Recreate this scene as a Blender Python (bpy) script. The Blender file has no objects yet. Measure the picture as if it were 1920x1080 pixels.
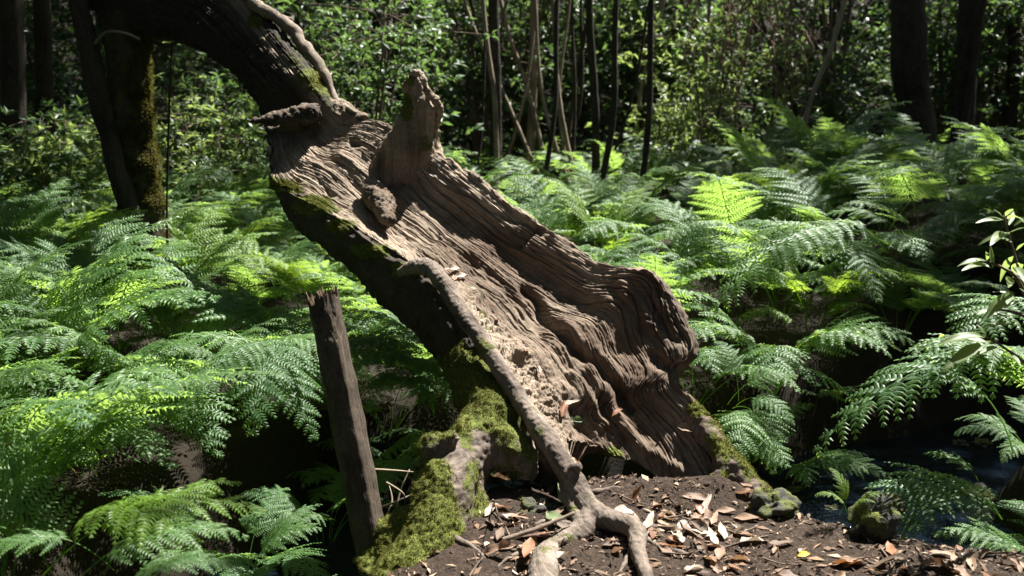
import bpy, math, random
import numpy as np
from mathutils import Vector, Matrix, Quaternion

R = math.radians
rnd = random.Random(11)
rng = np.random.default_rng(11)
scene = bpy.context.scene
col = scene.collection

# ------------------------------------------------------------------ camera, sky, sun, exposure
CAM_H, PITCH, FPX = 1.6, R(12.0), 1920 * 35.0 / 36.0
cam_data = bpy.data.cameras.new('camera')
cam = bpy.data.objects.new('camera', cam_data)
col.objects.link(cam)
cam.location = (0, 0, CAM_H)
cam.rotation_euler = (math.pi / 2 - PITCH, 0, 0)
cam_data.sensor_width = 36.0
cam_data.lens = 35.0
cam_data.clip_start = 0.05
cam_data.clip_end = 400.0
cam_data.dof.use_dof = True
cam_data.dof.focus_distance = 4.1
cam_data.dof.aperture_fstop = 2.8
scene.camera = cam

SUN_EL, SUN_AZ = R(61.0), R(47.0)      # azimuth clockwise from +Y (straight ahead) towards +X (right)
SUN = np.array([math.cos(SUN_EL) * math.sin(SUN_AZ), math.cos(SUN_EL) * math.cos(SUN_AZ), math.sin(SUN_EL)])
world = bpy.data.worlds.new('World')
scene.world = world
world.use_nodes = True
wn = world.node_tree.nodes
sky_tex = wn.new('ShaderNodeTexSky')
sky_tex.sky_type = 'NISHITA'
sky_tex.sun_disc = False
sky_tex.sun_elevation = SUN_EL
sky_tex.sun_rotation = SUN_AZ
world.node_tree.links.new(sky_tex.outputs[0], wn['Background'].inputs[0])
wn['Background'].inputs[1].default_value = 0.05
sun_data = bpy.data.lights.new('sun', 'SUN')
sun_data.energy = 5.0
sun_data.angle = R(0.53)
sun_data.color = (1.0, 0.965, 0.90)
sun = bpy.data.objects.new('sun', sun_data)
col.objects.link(sun)
sun.location = (6, 5, 14)
sun.rotation_euler = Vector(SUN).to_track_quat('Z', 'Y').to_euler()
scene.view_settings.view_transform = 'Standard'
scene.view_settings.look = 'None'
scene.view_settings.gamma = 1.0
scene.view_settings.use_curve_mapping = False
scene.view_settings.exposure = 2.12
scene.cycles.use_denoising = True
scene.cycles.max_bounces = 6
scene.cycles.diffuse_bounces = 2
scene.cycles.glossy_bounces = 2
scene.cycles.transmission_bounces = 4
scene.cycles.sample_clamp_indirect = 4.0

# ------------------------------------------------------------------ pixel <-> world
_F = np.array([0, math.cos(PITCH), -math.sin(PITCH)])
_U = np.array([0, math.sin(PITCH), math.cos(PITCH)])
def P(px, py, Y):
    d = _F + (px - 960) / FPX * np.array([1.0, 0, 0]) + (540 - py) / FPX * _U
    return np.array([0, 0, CAM_H]) + d * (Y / d[1])
def project(p):
    q = p - np.array([0, 0, CAM_H])
    dep = q @ _F
    return 960 + FPX * q[:, 0] / dep, 540 - FPX * (q @ _U) / dep

# ------------------------------------------------------------------ noise
_G = rng.normal(size=(256, 3)); _G /= np.linalg.norm(_G, axis=1)[:, None]
def noise3(p):
    p = np.asarray(p, dtype=np.float64)
    i = np.floor(p).astype(np.int64); f = p - i
    w = f * f * f * (f * (f * 6 - 15) + 10)
    out = np.zeros(len(p))
    for dx in (0, 1):
        for dy in (0, 1):
            for dz in (0, 1):
                h = ((i[:, 0] + dx) * 73856093 ^ (i[:, 1] + dy) * 19349663 ^ (i[:, 2] + dz) * 83492791)
                h = ((h ^ (h >> 13)) * 1274126177 >> 7) & 255
                g = _G[h]
                d = g[:, 0] * (f[:, 0] - dx) + g[:, 1] * (f[:, 1] - dy) + g[:, 2] * (f[:, 2] - dz)
                out += d * (w[:, 0] if dx else 1 - w[:, 0]) * (w[:, 1] if dy else 1 - w[:, 1]) * (w[:, 2] if dz else 1 - w[:, 2])
    return out * 1.6
def fbm(p, octv=4, lac=2.0, gain=0.5):
    p = np.asarray(p, float); s = 0; a = 1.0
    for k in range(octv):
        s = s + a * noise3(p + 17.3 * k); p = p * lac; a *= gain
    return s
def sstep(a, b, x):
    t = np.clip((x - a) / (b - a), 0, 1)
    return t * t * (3 - 2 * t)

# ------------------------------------------------------------------ object helpers
def make_mesh(name, verts, faces_list, smooth=True, uv=None, attrs=None):
    """faces_list: arrays (n,3)/(n,4); uv per-vertex (n,2); attrs {name: per-vertex float}"""
    verts = np.asarray(verts, dtype=np.float32)
    me = bpy.data.meshes.new(name)
    me.vertices.add(len(verts)); me.vertices.foreach_set('co', verts.ravel())
    fl = [np.asarray(f, dtype=np.int32) for f in faces_list if len(f)]
    loops = np.concatenate([f.ravel() for f in fl])
    tot = np.concatenate([np.full(len(f), f.shape[1], dtype=np.int32) for f in fl])
    start = np.concatenate([[0], np.cumsum(tot)[:-1]]).astype(np.int32)
    me.loops.add(len(loops)); me.loops.foreach_set('vertex_index', loops)
    me.polygons.add(len(tot)); me.polygons.foreach_set('loop_start', start); me.polygons.foreach_set('loop_total', tot)
    me.polygons.foreach_set('use_smooth', np.full(len(tot), smooth))
    if uv is not None:
        l = me.uv_layers.new(name='UVMap')
        l.data.foreach_set('uv', np.asarray(uv, dtype=np.float32)[loops].ravel())
    for k, v in (attrs or {}).items():
        a = me.attributes.new(k, 'FLOAT', 'POINT'); a.data.foreach_set('value', np.asarray(v, dtype=np.float32))
    me.update(calc_edges=True); me.validate()
    return me
def link(name, me, mat=None, parent=None, loc=None, world=True):
    o = bpy.data.objects.new(name, me); col.objects.link(o)
    if mat is not None and me is not None and not me.materials: me.materials.append(mat)
    if parent is not None:
        o.parent = parent
        if world: o.matrix_parent_inverse = Matrix.Translation(-Vector(parent.location))   # mesh is in world coordinates
    if loc is not None: o.location = loc
    return o
def tag(o, label=None, cat=None, group=None, kind=None):
    if label: o['label'] = label
    if cat: o['category'] = cat
    if group: o['group'] = group
    if kind: o['kind'] = kind
    return o
def thing(name, label, cat, loc, group=None):
    o = bpy.data.objects.new(name, None); col.objects.link(o)
    o.location = loc; o.empty_display_size = 0.1
    return tag(o, label, cat, group)
def catmull(pts, t):
    pts = np.asarray(pts, float); n = len(pts)
    t = np.clip(t, 0, n - 1 - 1e-9); i = np.floor(t).astype(int); f = (t - i)[:, None]
    p0 = pts[np.clip(i - 1, 0, n - 1)]; p1 = pts[i]; p2 = pts[np.clip(i + 1, 0, n - 1)]; p3 = pts[np.clip(i + 2, 0, n - 1)]
    return 0.5 * (2 * p1 + (p2 - p0) * f + (2 * p0 - 5 * p1 + 4 * p2 - p3) * f ** 2 + (3 * p1 - p0 - 3 * p2 + p3) * f ** 3)
def grid_faces(nu, nv, closed=True, off=0):
    a = np.arange(nu - 1)[:, None] * nv; b = np.arange(nv if closed else nv - 1)[None, :]
    b2 = (b + 1) % nv
    return off + np.stack([a + b, a + b2, a + nv + b2, a + nv + b], -1).reshape(-1, 4)
def norm(v):
    return v / (np.linalg.norm(v, axis=-1, keepdims=True) + 1e-12)
def tube(path, rad, nu=40, nv=12, rough=0.0, freq=6.0, cap=True, seed=0, long_freq=1.0):
    """closed tapering tube along path (n,3) with radii; returns verts, [quads, tris], uv"""
    path = np.asarray(path, float); rad = np.asarray(rad, float)
    t = np.linspace(0, len(path) - 1, nu)
    c = catmull(path, t); r = np.maximum(catmull(rad[:, None], t)[:, 0], 0.0004)
    tan = norm(np.gradient(c, axis=0))
    up = np.array([0.13, 0.21, 0.97]) if abs(tan[0][2]) < 0.8 else np.array([0.97, 0.2, 0.1])
    e = norm(np.cross(tan, up)); n = np.cross(e, tan)
    a = np.linspace(0, 2 * np.pi, nv, endpoint=False)
    dirs = np.cos(a)[None, :, None] * e[:, None] + np.sin(a)[None, :, None] * n[:, None]
    base = c[:, None] + dirs * r[:, None, None]
    rr = np.repeat(r[:, None], nv, 1)
    if rough:
        rr = rr * (1 + rough * fbm(base.reshape(-1, 3) * freq + seed * 7.1, 3).reshape(nu, nv))
    v = (c[:, None] + dirs * rr[..., None]).reshape(-1, 3)
    ln = np.concatenate([[0], np.cumsum(np.linalg.norm(np.diff(c, axis=0), axis=1))])
    uv = np.stack([np.repeat(ln, nv), np.tile(a, nu) * np.repeat(r.mean(), nu * nv)], -1)
    q = grid_faces(nu, nv)
    v = np.vstack([v, c[:1], c[-1:]]); uv = np.vstack([uv, uv[:1], uv[-1:]])
    k = np.arange(nv); k2 = (k + 1) % nv
    tri = np.vstack([np.stack([np.full(nv, nu * nv), k2, k], -1),
                     np.stack([np.full(nv, nu * nv + 1), (nu - 1) * nv + k, (nu - 1) * nv + k2], -1)])
    return v, [q, tri], uv
def merge(parts):
    V = []; Q = []; T = []; UV = []; o = 0
    for v, fl, uv in parts:
        V.append(v); UV.append(uv)
        for f in fl:
            (Q if f.shape[1] == 4 else T).append(f + o)
        o += len(v)
    fl = []
    if Q: fl.append(np.vstack(Q))
    if T: fl.append(np.vstack(T))
    return np.vstack(V), fl, np.vstack(UV)

# ------------------------------------------------------------------ materials
def new_mat(name):
    m = bpy.data.materials.new(name); m.use_nodes = True
    nt = m.node_tree; nt.nodes.clear()
    out = nt.nodes.new('ShaderNodeOutputMaterial')
    return m, nt, out
class NB:
    def __init__(s, nt): s.nt = nt
    def n(s, typ, **kw):
        nd = s.nt.nodes.new(typ)
        for k, v in kw.items(): setattr(nd, k, v)
        return nd
    def l(s, a, b): s.nt.links.new(a, b)
    def noise(s, vec, scale, detail=6, rough=0.6, dist=0.0):
        t = s.n('ShaderNodeTexNoise'); t.inputs['Scale'].default_value = scale
        t.inputs['Detail'].default_value = detail; t.inputs['Roughness'].default_value = rough
        t.inputs['Distortion'].default_value = dist
        if vec is not None: s.l(vec, t.inputs['Vector'])
        return t.outputs[0]
    def ramp(s, fac, stops):
        r = s.n('ShaderNodeValToRGB'); els = r.color_ramp.elements
        while len(els) < len(stops): els.new(0.5)
        for e, (p, c) in zip(els, stops): e.position = p; e.color = (*c, 1) if len(c) == 3 else c
        s.l(fac, r.inputs[0]); return r.outputs[0]
    def mix(s, fac, a, b, mode='MIX'):
        m = s.n('ShaderNodeMix', data_type='RGBA', blend_type=mode)
        for x, i in ((fac, 0), (a, 6), (b, 7)):
            if hasattr(x, 'is_linked'): s.l(x, m.inputs[i])
            else: m.inputs[i].default_value = x if i == 0 else (*x, 1)
        return m.outputs[2]
    def math(s, op, a, b=0.0, clamp=False):
        m = s.n('ShaderNodeMath', operation=op, use_clamp=clamp)
        for x, i in ((a, 0), (b, 1)):
            if hasattr(x, 'is_linked'): s.l(x, m.inputs[i])
            else: m.inputs[i].default_value = x
        return m.outputs[0]
    def mapping(s, vec, scale):
        m = s.n('ShaderNodeMapping'); m.inputs['Scale'].default_value = scale; s.l(vec, m.inputs[0]); return m.outputs[0]
    def bump(s, h, strength, dist):
        b = s.n('ShaderNodeBump'); b.inputs['Strength'].default_value = strength; b.inputs['Distance'].default_value = dist
        s.l(h, b.inputs['Height']); return b.outputs[0]
    def principled(s, out, color, rough=0.9, spec=0.3, normal=None):
        b = s.n('ShaderNodeBsdfPrincipled')
        for x, k in ((color, 'Base Color'), (rough, 'Roughness'), (spec, 'Specular IOR Level')):
            if hasattr(x, 'is_linked'): s.l(x, b.inputs[k])
            else: b.inputs[k].default_value = (*x, 1) if isinstance(x, tuple) else x
        if normal is not None: s.l(normal, b.inputs['Normal'])
        s.l(b.outputs[0], out.inputs[0]); return b

def wood_mat(name, dark, mid, pale, grain=(2.2, 55), moss_attr=False, noise_moss=0.0, bump_d=0.012, uv=True):
    m, nt, out = new_mat(name); b = NB(nt)
    tc = b.n('ShaderNodeTexCoord')
    vec = b.mapping(tc.outputs['UV'] if uv else tc.outputs['Object'], (grain[0], grain[1], 1) if uv else (grain[1], grain[1], grain[0]))
    g1 = b.noise(vec, 1.0, 8, 0.65, 0.6)
    g2 = b.noise(b.mapping(tc.outputs['UV'] if uv else tc.outputs['Object'], (grain[0] * 4, grain[1] * 4, 1) if uv else (grain[1] * 4,) * 2 + (grain[0] * 4,)), 1.0, 5, 0.7)
    patch = b.noise(tc.outputs['Object'], 5.0, 6, 0.62)
    fine = b.noise(tc.outputs['Object'], 60.0, 5, 0.7)
    c = b.ramp(g1, [(0.30, dark), (0.52, mid), (0.78, pale)])
    c = b.mix(b.ramp(patch, [(0.38, (0, 0, 0)), (0.68, (1, 1, 1))]), c, tuple(0.55 * a + 0.45 * d for a, d in zip(pale, mid)))
    c = b.mix(b.ramp(g2, [(0.30, (0.85,) * 3), (0.48, (0, 0, 0))]), c, dark)
    c = b.mix(b.ramp(fine, [(0.35, (0.5,) * 3), (0.6, (0, 0, 0))]), c, dark)
    if moss_attr:
        pa = b.n('ShaderNodeAttribute', attribute_name='pale').outputs['Fac']
        palec = b.mix(fine, tuple(x * 0.75 for x in pale), tuple(min(1, x * 1.35) for x in pale))
        palec = b.mix(b.ramp(g1, [(0.32, (0.9,) * 3), (0.5, (0, 0, 0))]), palec, mid)
        c = b.mix(b.math('MULTIPLY', pa, 0.85), c, palec)
        re = b.n('ShaderNodeAttribute', attribute_name='red').outputs['Fac']
        c = b.mix(b.math('MULTIPLY', re, 0.7), c, b.mix(g1, (0.03, 0.018, 0.011), (0.165, 0.102, 0.064)))
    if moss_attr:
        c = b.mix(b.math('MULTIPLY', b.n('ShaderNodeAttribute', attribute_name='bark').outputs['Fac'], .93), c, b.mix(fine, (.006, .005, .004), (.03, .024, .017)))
    mossn = b.noise(tc.outputs['Object'], 14.0, 6, 0.7)
    mossc = b.ramp(b.noise(tc.outputs['Object'], 90.0, 4, 0.7), [(0.3, (0.022, 0.03, 0.005)), (0.55, (0.085, 0.1, 0.014)), (0.8, (0.19, 0.19, 0.035))])
    fac = None
    if moss_attr:
        ma = b.n('ShaderNodeAttribute', attribute_name='moss').outputs['Fac']
        fac = b.ramp(b.math('ADD', ma, b.math('MULTIPLY', b.math('SUBTRACT', mossn, 0.5), 1.6)), [(0.36, (0, 0, 0)), (0.52, (1, 1, 1))])
    elif noise_moss:
        fac = b.ramp(b.math('ADD', mossn, noise_moss), [(0.5, (0, 0, 0)), (0.66, (1, 1, 1))])
    h = b.math('ADD', b.math('MULTIPLY', g1, 0.6), b.math('ADD', b.math('MULTIPLY', g2, 0.35), b.math('MULTIPLY', fine, 0.3)))
    if fac is not None:
        c = b.mix(fac, c, mossc)
        h = b.math('ADD', h, b.math('MULTIPLY', fac, b.math('MULTIPLY', b.noise(tc.outputs['Object'], 120.0, 3, 0.7), 0.8)))
    b.principled(out, c, 0.85, 0.25, b.bump(h, 0.9, bump_d))
    return m
M = {}
M['log'] = wood_mat('weathered_wood', (0.014, 0.009, 0.006), (0.086, 0.055, 0.034), (0.285, 0.228, 0.172), moss_attr=True)
M['root'] = wood_mat('root_bark', (0.018, 0.013, 0.010), (0.085, 0.062, 0.047), (0.24, 0.195, 0.16), grain=(6, 40), moss_attr=True, bump_d=0.008)
M['branch'] = wood_mat('branch_bark', (0.04, 0.028, 0.02), (0.14, 0.105, 0.08), (0.34, 0.29, 0.23), grain=(8, 40), noise_moss=-0.06, bump_d=0.006)
M['stake'] = wood_mat('old_stake_wood', (0.014, 0.010, 0.007), (0.055, 0.041, 0.029), (0.13, 0.102, 0.075), grain=(3, 60), noise_moss=-0.10, bump_d=0.006)
M['stake_break'] = wood_mat('raw_broken_wood', (0.03, 0.018, 0.011), (0.13, 0.085, 0.055), (0.30, 0.22, 0.15), grain=(6, 90), bump_d=0.006, uv=False)
M['bark_dark'] = wood_mat('dark_bark', (0.010, 0.008, 0.006), (0.032, 0.025, 0.019), (0.075, 0.06, 0.045), grain=(4, 18), noise_moss=-0.08, bump_d=0.02)
M['bark_mossy'] = wood_mat('mossy_bark', (0.012, 0.009, 0.006), (0.04, 0.03, 0.02), (0.10, 0.075, 0.045), grain=(4, 18), noise_moss=0.02, bump_d=0.025)
M['bark_pale'] = wood_mat('pale_sapling_bark', (0.09, 0.065, 0.045), (0.2, 0.155, 0.11), (0.4, 0.33, 0.25), grain=(3, 20), bump_d=0.004)
M['twig'] = wood_mat('twig_bark', (0.035, 0.025, 0.018), (0.11, 0.08, 0.06), (0.26, 0.2, 0.15), grain=(6, 60), bump_d=0.003)
M['dry'] = wood_mat('dry_twigs', (0.08, 0.05, 0.03), (0.22, 0.14, 0.09), (0.4, 0.3, 0.2), grain=(3, 30), bump_d=0.003)

def leaf_mat(name, c0, c1, trans, rough=0.4, spec=0.5, tfac=0.42, hue_obj=True, scale=3.0):
    m, nt, out = new_mat(name); b = NB(nt)
    tc = b.n('ShaderNodeTexCoord'); oi = b.n('ShaderNodeObjectInfo'); geo = b.n('ShaderNodeNewGeometry')
    nz = b.noise(tc.outputs['Object'], scale, 3, 0.6)
    rn = b.math('ADD', b.math('MULTIPLY', oi.outputs['Random'], 0.5), b.math('MULTIPLY', geo.outputs['Random Per Island'], 0.5))
    f = b.math('ADD', b.math('MULTIPLY', nz, 0.6), b.math('MULTIPLY', b.math('SUBTRACT', rn, 0.3), 0.75), True)
    c = b.mix(f, c0, c1)
    t = b.mix(f, tuple(x * 0.75 for x in trans), tuple(min(1, x * 1.3) for x in trans))
    p = b.n('ShaderNodeBsdfPrincipled'); b.l(c, p.inputs['Base Color'])
    p.inputs['Roughness'].default_value = rough; p.inputs['Specular IOR Level'].default_value = spec
    tr = b.n('ShaderNodeBsdfTranslucent'); b.l(t, tr.inputs['Color'])
    mx = b.n('ShaderNodeMixShader'); mx.inputs[0].default_value = tfac
    b.l(p.outputs[0], mx.inputs[1]); b.l(tr.outputs[0], mx.inputs[2]); b.l(mx.outputs[0], out.inputs[0])
    return m
M['fern'] = leaf_mat('fern_green', (0.024, 0.075, 0.027), (0.092, 0.162, 0.043), (0.33, 0.51, 0.095), 0.50, 0.5, 0.48)
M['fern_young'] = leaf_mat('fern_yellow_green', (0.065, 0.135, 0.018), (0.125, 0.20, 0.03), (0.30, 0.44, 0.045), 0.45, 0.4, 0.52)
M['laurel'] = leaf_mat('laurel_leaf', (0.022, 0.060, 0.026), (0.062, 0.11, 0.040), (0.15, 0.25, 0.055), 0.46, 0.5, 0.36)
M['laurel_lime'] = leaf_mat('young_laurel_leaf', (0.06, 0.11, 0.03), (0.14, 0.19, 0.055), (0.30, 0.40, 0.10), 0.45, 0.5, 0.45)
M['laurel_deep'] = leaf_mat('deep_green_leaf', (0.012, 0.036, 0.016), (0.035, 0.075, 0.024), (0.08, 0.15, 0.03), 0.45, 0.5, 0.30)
M['rachis'] = wood_mat('fern_stalk', (0.05, 0.05, 0.02), (0.11, 0.13, 0.045), (0.2, 0.22, 0.09), grain=(3, 30), bump_d=0.001, uv=False)
M['moss'] = leaf_mat('moss_tuft', (0.028, 0.024, 0.010), (0.13, 0.125, 0.028), (0.14, 0.13, 0.02), 0.8, 0.1, 0.3, scale=12.0)

def dead_leaf_mat(name, a, c, trans):
    m, nt, out = new_mat(name); b = NB(nt)
    tc = b.n('ShaderNodeTexCoord'); oi = b.n('ShaderNodeObjectInfo')
    n1 = b.noise(tc.outputs['Object'], 30.0, 5, 0.65); n2 = b.noise(tc.outputs['Object'], 120.0, 3, 0.7)
    cc = b.mix(b.math('ADD', n1, b.math('MULTIPLY', b.math('SUBTRACT', oi.outputs['Random'], 0.5), 0.7), True), a, c)
    cc = b.mix(b.ramp(n2, [(0.33, (0.7,) * 3), (0.45, (0, 0, 0))]), cc, tuple(x * 0.35 for x in a))
    p = b.n('ShaderNodeBsdfPrincipled'); b.l(cc, p.inputs['Base Color']); p.inputs['Roughness'].default_value = 0.55
    p.inputs['Specular IOR Level'].default_value = 0.4
    b.l(b.bump(n1, 0.5, 0.004), p.inputs['Normal'])
    tr = b.n('ShaderNodeBsdfTranslucent'); tr.inputs['Color'].default_value = (*trans, 1)
    mx = b.n('ShaderNodeMixShader'); mx.inputs[0].default_value = 0.2
    b.l(p.outputs[0], mx.inputs[1]); b.l(tr.outputs[0], mx.inputs[2]); b.l(mx.outputs[0], out.inputs[0])
    return m
M['leaf_tan'] = dead_leaf_mat('tan_dead_leaf', (0.15, 0.088, 0.055), (0.31, 0.205, 0.135), (0.35, 0.2, 0.1))
M['leaf_rust'] = dead_leaf_mat('rust_dead_leaf', (0.10, 0.042, 0.02), (0.25, 0.12, 0.06), (0.35, 0.14, 0.04))
M['leaf_pale'] = dead_leaf_mat('pale_dead_leaf', (0.26, 0.20, 0.15), (0.45, 0.38, 0.31), (0.4, 0.3, 0.2))
M['leaf_brown'] = dead_leaf_mat('dark_brown_leaf', (0.06, 0.036, 0.023), (0.15, 0.095, 0.062), (0.12, 0.06, 0.03))
M['leaf_green'] = dead_leaf_mat('fading_green_leaf', (0.09, 0.13, 0.06), (0.22, 0.26, 0.14), (0.2, 0.3, 0.1))
M['leaf_yellow'] = dead_leaf_mat('yellow_leaf', (0.5, 0.33, 0.02), (0.7, 0.52, 0.06), (0.6, 0.45, 0.05))

def soil_mat():
    m, nt, out = new_mat('forest_soil'); b = NB(nt)
    tc = b.n('ShaderNodeTexCoord'); v = tc.outputs['Object']
    n1 = b.noise(v, 3.0, 8, 0.65); n2 = b.noise(v, 45.0, 6, 0.7); n3 = b.noise(v, 160.0, 3, 0.7)
    c = b.ramp(n2, [(0.3, (0.010, 0.007, 0.005)), (0.5, (0.034, 0.023, 0.016)), (0.72, (0.09, 0.063, 0.046))])
    c = b.mix(b.ramp(n1, [(0.4, (0, 0, 0)), (0.65, (0.6,) * 3)]), c, (0.035, 0.023, 0.016))
    c = b.mix(b.ramp(n3, [(0.62, (0, 0, 0)), (0.72, (0.8,) * 3)]), c, (0.24, 0.18, 0.135))
    c = b.mix(b.n('ShaderNodeAttribute', attribute_name='path').outputs['Fac'], b.mix(n2, (.006, .005, .003), (.03, .022, .014)), c)
    b.principled(out, c, 0.95, 0.2, b.bump(b.math('ADD', n2, b.math('MULTIPLY', n3, 0.4)), 1.0, 0.02))
    return m
M['soil'] = soil_mat()
def water_mat():
    m, nt, out = new_mat('stream_water'); b = NB(nt)
    tc = b.n('ShaderNodeTexCoord'); v = tc.outputs['Object']
    n1 = b.noise(b.mapping(v, (1, 1, 1)), 14.0, 5, 0.65, 0.8); n2 = b.noise(v, 55.0, 3, 0.6)
    p = b.principled(out, (0.004, 0.008, 0.014), 0.10, 0.35, b.bump(b.math('ADD', n1, b.math('MULTIPLY', n2, 0.5)), 1.0, 0.07))
    p.inputs['IOR'].default_value = 1.33
    return m
M['water'] = water_mat()
def stone_mat():
    return wood_mat('mossy_stone', (0.015, 0.014, 0.013), (0.04, 0.037, 0.034), (0.085, 0.08, 0.072), grain=(9, 9), noise_moss=0.06, bump_d=0.01, uv=False)
M['stone'] = stone_mat()

# ------------------------------------------------------------------ terrain
STREAM = np.array([(7.5, 6.6), (4.6, 5.9), (2.9, 5.3), (1.9, 4.75), (1.15, 4.35), (0.2, 4.45), (-0.55, 4.15), (-1.05, 3.3), (-1.2, 2.2), (-1.3, -2.0)])
WATER_Z = -0.43
def dist_poly(x, y, poly):
    d = np.full(np.shape(x), 1e9)
    for a, b in zip(poly[:-1], poly[1:]):
        ab = b - a; t = np.clip(((x - a[0]) * ab[0] + (y - a[1]) * ab[1]) / (ab @ ab), 0, 1)
        d = np.minimum(d, np.hypot(x - a[0] - t * ab[0], y - a[1] - t * ab[1]))
    return d
def height(x, y, fine=True):
    x = np.asarray(x, float); y = np.asarray(y, float)
    sh = x.shape; x = x.ravel(); y = y.ravel()
    n = fbm(np.stack([x * 0.45, y * 0.45, np.zeros_like(x)], -1), 4)
    n2 = fbm(np.stack([x * 2.2, y * 2.2, np.zeros_like(x) + 3], -1), 3)
    z = 0.03 * n + 0.012 * y * sstep(4, 10, y)
    z += 0.12 * n * sstep(5, 9, y)
    z += 0.08 * sstep(5.8, 7.4, y) * sstep(0.4, 2.0, x) + .34 * sstep(5.75, 6.25, y) * sstep(1.7, 2.8, x) * sstep(12, 8, y)                # raised right bank beyond the stream
    z += 0.25 * sstep(2.0, 3.2, x) * sstep(4.2, 3.6, y) * 0.3
    z += 0.10 * sstep(-1.6, -2.6, x) * sstep(2, 3, y)                  # left slope
    w = 0.40 + 0.10 * n2
    d = dist_poly(x, y, STREAM)
    d = np.minimum(d, dist_poly(x, y, np.array([(1.5, 4.15), (1.8, 3.95)])) - .12)
    z = z - (z + 0.62) * (1 - sstep(w * 0.75, w * 0.75 + 0.42, d))
    # ravine sides far away
    z += 0.75 * np.maximum(0, y - 19) + 0.7 * np.maximum(0, np.abs(x) - 12) + 0.5 * np.maximum(0, -y - 9)
    # mound at the foot of the fallen tree
    z += 0.07 * np.exp(-(((x - 0.05) / 0.35) ** 2 + ((y - 3.4) / 0.3) ** 2))
    z += .05 * np.exp(-(((x - .55) / .3) ** 2 + ((y - 3.66) / .14) ** 2))
    z += .05 * np.exp(-(((x - .86) / .16) ** 2 + ((y - 3.68) / .12) ** 2))
    if fine:
        z += 0.018 * n2 + 0.008 * fbm(np.stack([x * 14, y * 14, np.zeros_like(x) + 9], -1), 3)
    return z.reshape(sh)
def hz(x, y): return float(height(np.array([x]), np.array([y]))[0])
def axis(lo, a, b, hi, dn, n0, n1):
    g = lambda n: np.linspace(0, 1, n) ** 2.0
    return np.concatenate([a - (a - lo) * g(n0)[::-1][:-1], np.linspace(a, b, dn), b + (hi - b) * g(n1)[1:]])
gx = axis(-45, -1.6, 3.0, 45, 230, 60, 60)
gy = axis(-25, 2.4, 5.6, 60, 170, 25, 80)
X, Yg = np.meshgrid(gx, gy, indexing='xy')
Z = height(X, Yg)
pmask = sstep(-.62, -.45, X) * sstep(4.0, 3.75, Yg) * sstep(-.28, -.06, Z)
me = make_mesh('ground', np.stack([X.ravel(), Yg.ravel(), Z.ravel()], -1), [grid_faces(len(gy), len(gx), False)], attrs={'path': pmask.ravel()})
tag(link('ground', me, M['soil']), kind='structure')
# water sheet
wx = np.linspace(-2.4, 7.5, 150); wy = np.linspace(1.2, 7.0, 110)
WX, WY = np.meshgrid(wx, wy, indexing='xy')
wz = WATER_Z + 0.010 * fbm(np.stack([WX.ravel() * 6, WY.ravel() * 6, np.zeros(WX.size)], -1), 3).reshape(WX.shape)
me = make_mesh('stream_water', np.stack([WX.ravel(), WY.ravel(), wz.ravel()], -1), [grid_faces(len(wy), len(wx), False)])
tag(link('stream_water', me, M['water']), kind='structure')

# ------------------------------------------------------------------ the fallen hollow tree
INNER = np.array([(0, 0), (.06, -.22), (.16, -.62), (.32, -.95), (.5, -1), (.66, -.86), (.8, -.56), (.93, -.16), (1, 0)], float)
OUTER = np.array([(1.045, -.06), (1.07, -.28), (1.02, -.62), (.82, -.93), (.5, -1.0), (.18, -.97), (-.08, -.80), (-.17, -.48), (-.12, -.16), (-.05, -.03)], float)
def loft(L, Rr, din, dout, lb, nu, nv_in, nv_out, tmap=None):
    """C-section shell: L,R rims (n,3), din concave depth, dout back depth, lb left bulge factor"""
    n = len(L); t = np.linspace(0, n - 1, nu)
    nv = nv_in + nv_out
    ki = np.linspace(0, len(INNER) - 1, nv_in, endpoint=False)
    ko = np.linspace(0, len(OUTER), nv_out, endpoint=False)
    inn = catmull(np.vstack([INNER, OUTER[:1]]), ki)
    out_ = catmull(np.vstack([INNER[-1:], OUTER, INNER[:1]]), ko + (len(OUTER) + 1 - len(OUTER)) * ko / len(OUTER))
    T = np.repeat(t[:, None], nv, 1)
    if tmap is not None: T = tmap(T, np.concatenate([inn[:, 0], out_[:, 0]]), np.concatenate([np.zeros(nv_in), np.ones(nv_out)]), n)
    Tf = T.ravel()
    Lp = catmull(L, Tf); Rp = catmull(Rr, Tf)
    di = catmull(np.asarray(din)[:, None], Tf)[:, 0]; do = catmull(np.asarray(dout)[:, None], Tf)[:, 0]
    lbv = catmull(np.asarray(lb)[:, None], Tf)[:, 0]
    tt = np.linspace(0, n - 1, 400); mid = catmull((L + Rr) / 2, tt); tan = norm(np.gradient(mid, axis=0))
    k = np.ones(41) / 41
    tan = norm(np.stack([np.convolve(np.pad(tan[:, j], 20, mode='edge'), k, 'valid') for j in range(3)], -1))
    idx = np.clip((Tf / (n - 1) * 399).astype(int), 0, 399)
    a = tan[idx]
    e = Rp - Lp
    nrm = norm(np.cross(e, a)); flip = np.sign((nrm[:, 2:3].mean()))
    nrm = nrm * flip
    s = np.tile(np.concatenate([inn[:, 0], out_[:, 0]]), nu); y = np.tile(np.concatenate([inn[:, 1], out_[:, 1]]), nu)
    isout = np.tile(np.concatenate([np.zeros(nv_in), np.ones(nv_out)]), nu)
    s = np.where((s < 0), s * lbv, s)
    depth = np.where(isout > 0.5, y * do, y * di)
    v = Lp + e * s[:, None] + nrm * depth[:, None]
    g = v.reshape(nu, nv, 3)
    for _ in range(3):
        g = 0.5 * g + 0.25 * (np.roll(g, 1, 1) + np.roll(g, -1, 1))
    return g, T, s.reshape(nu, nv), isout.reshape(nu, nv)
def grid_normals(g):
    du = np.gradient(g, axis=0); dv = (np.roll(g, -1, 1) - np.roll(g, 1, 1))
    return norm(np.cross(dv, du))
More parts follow.
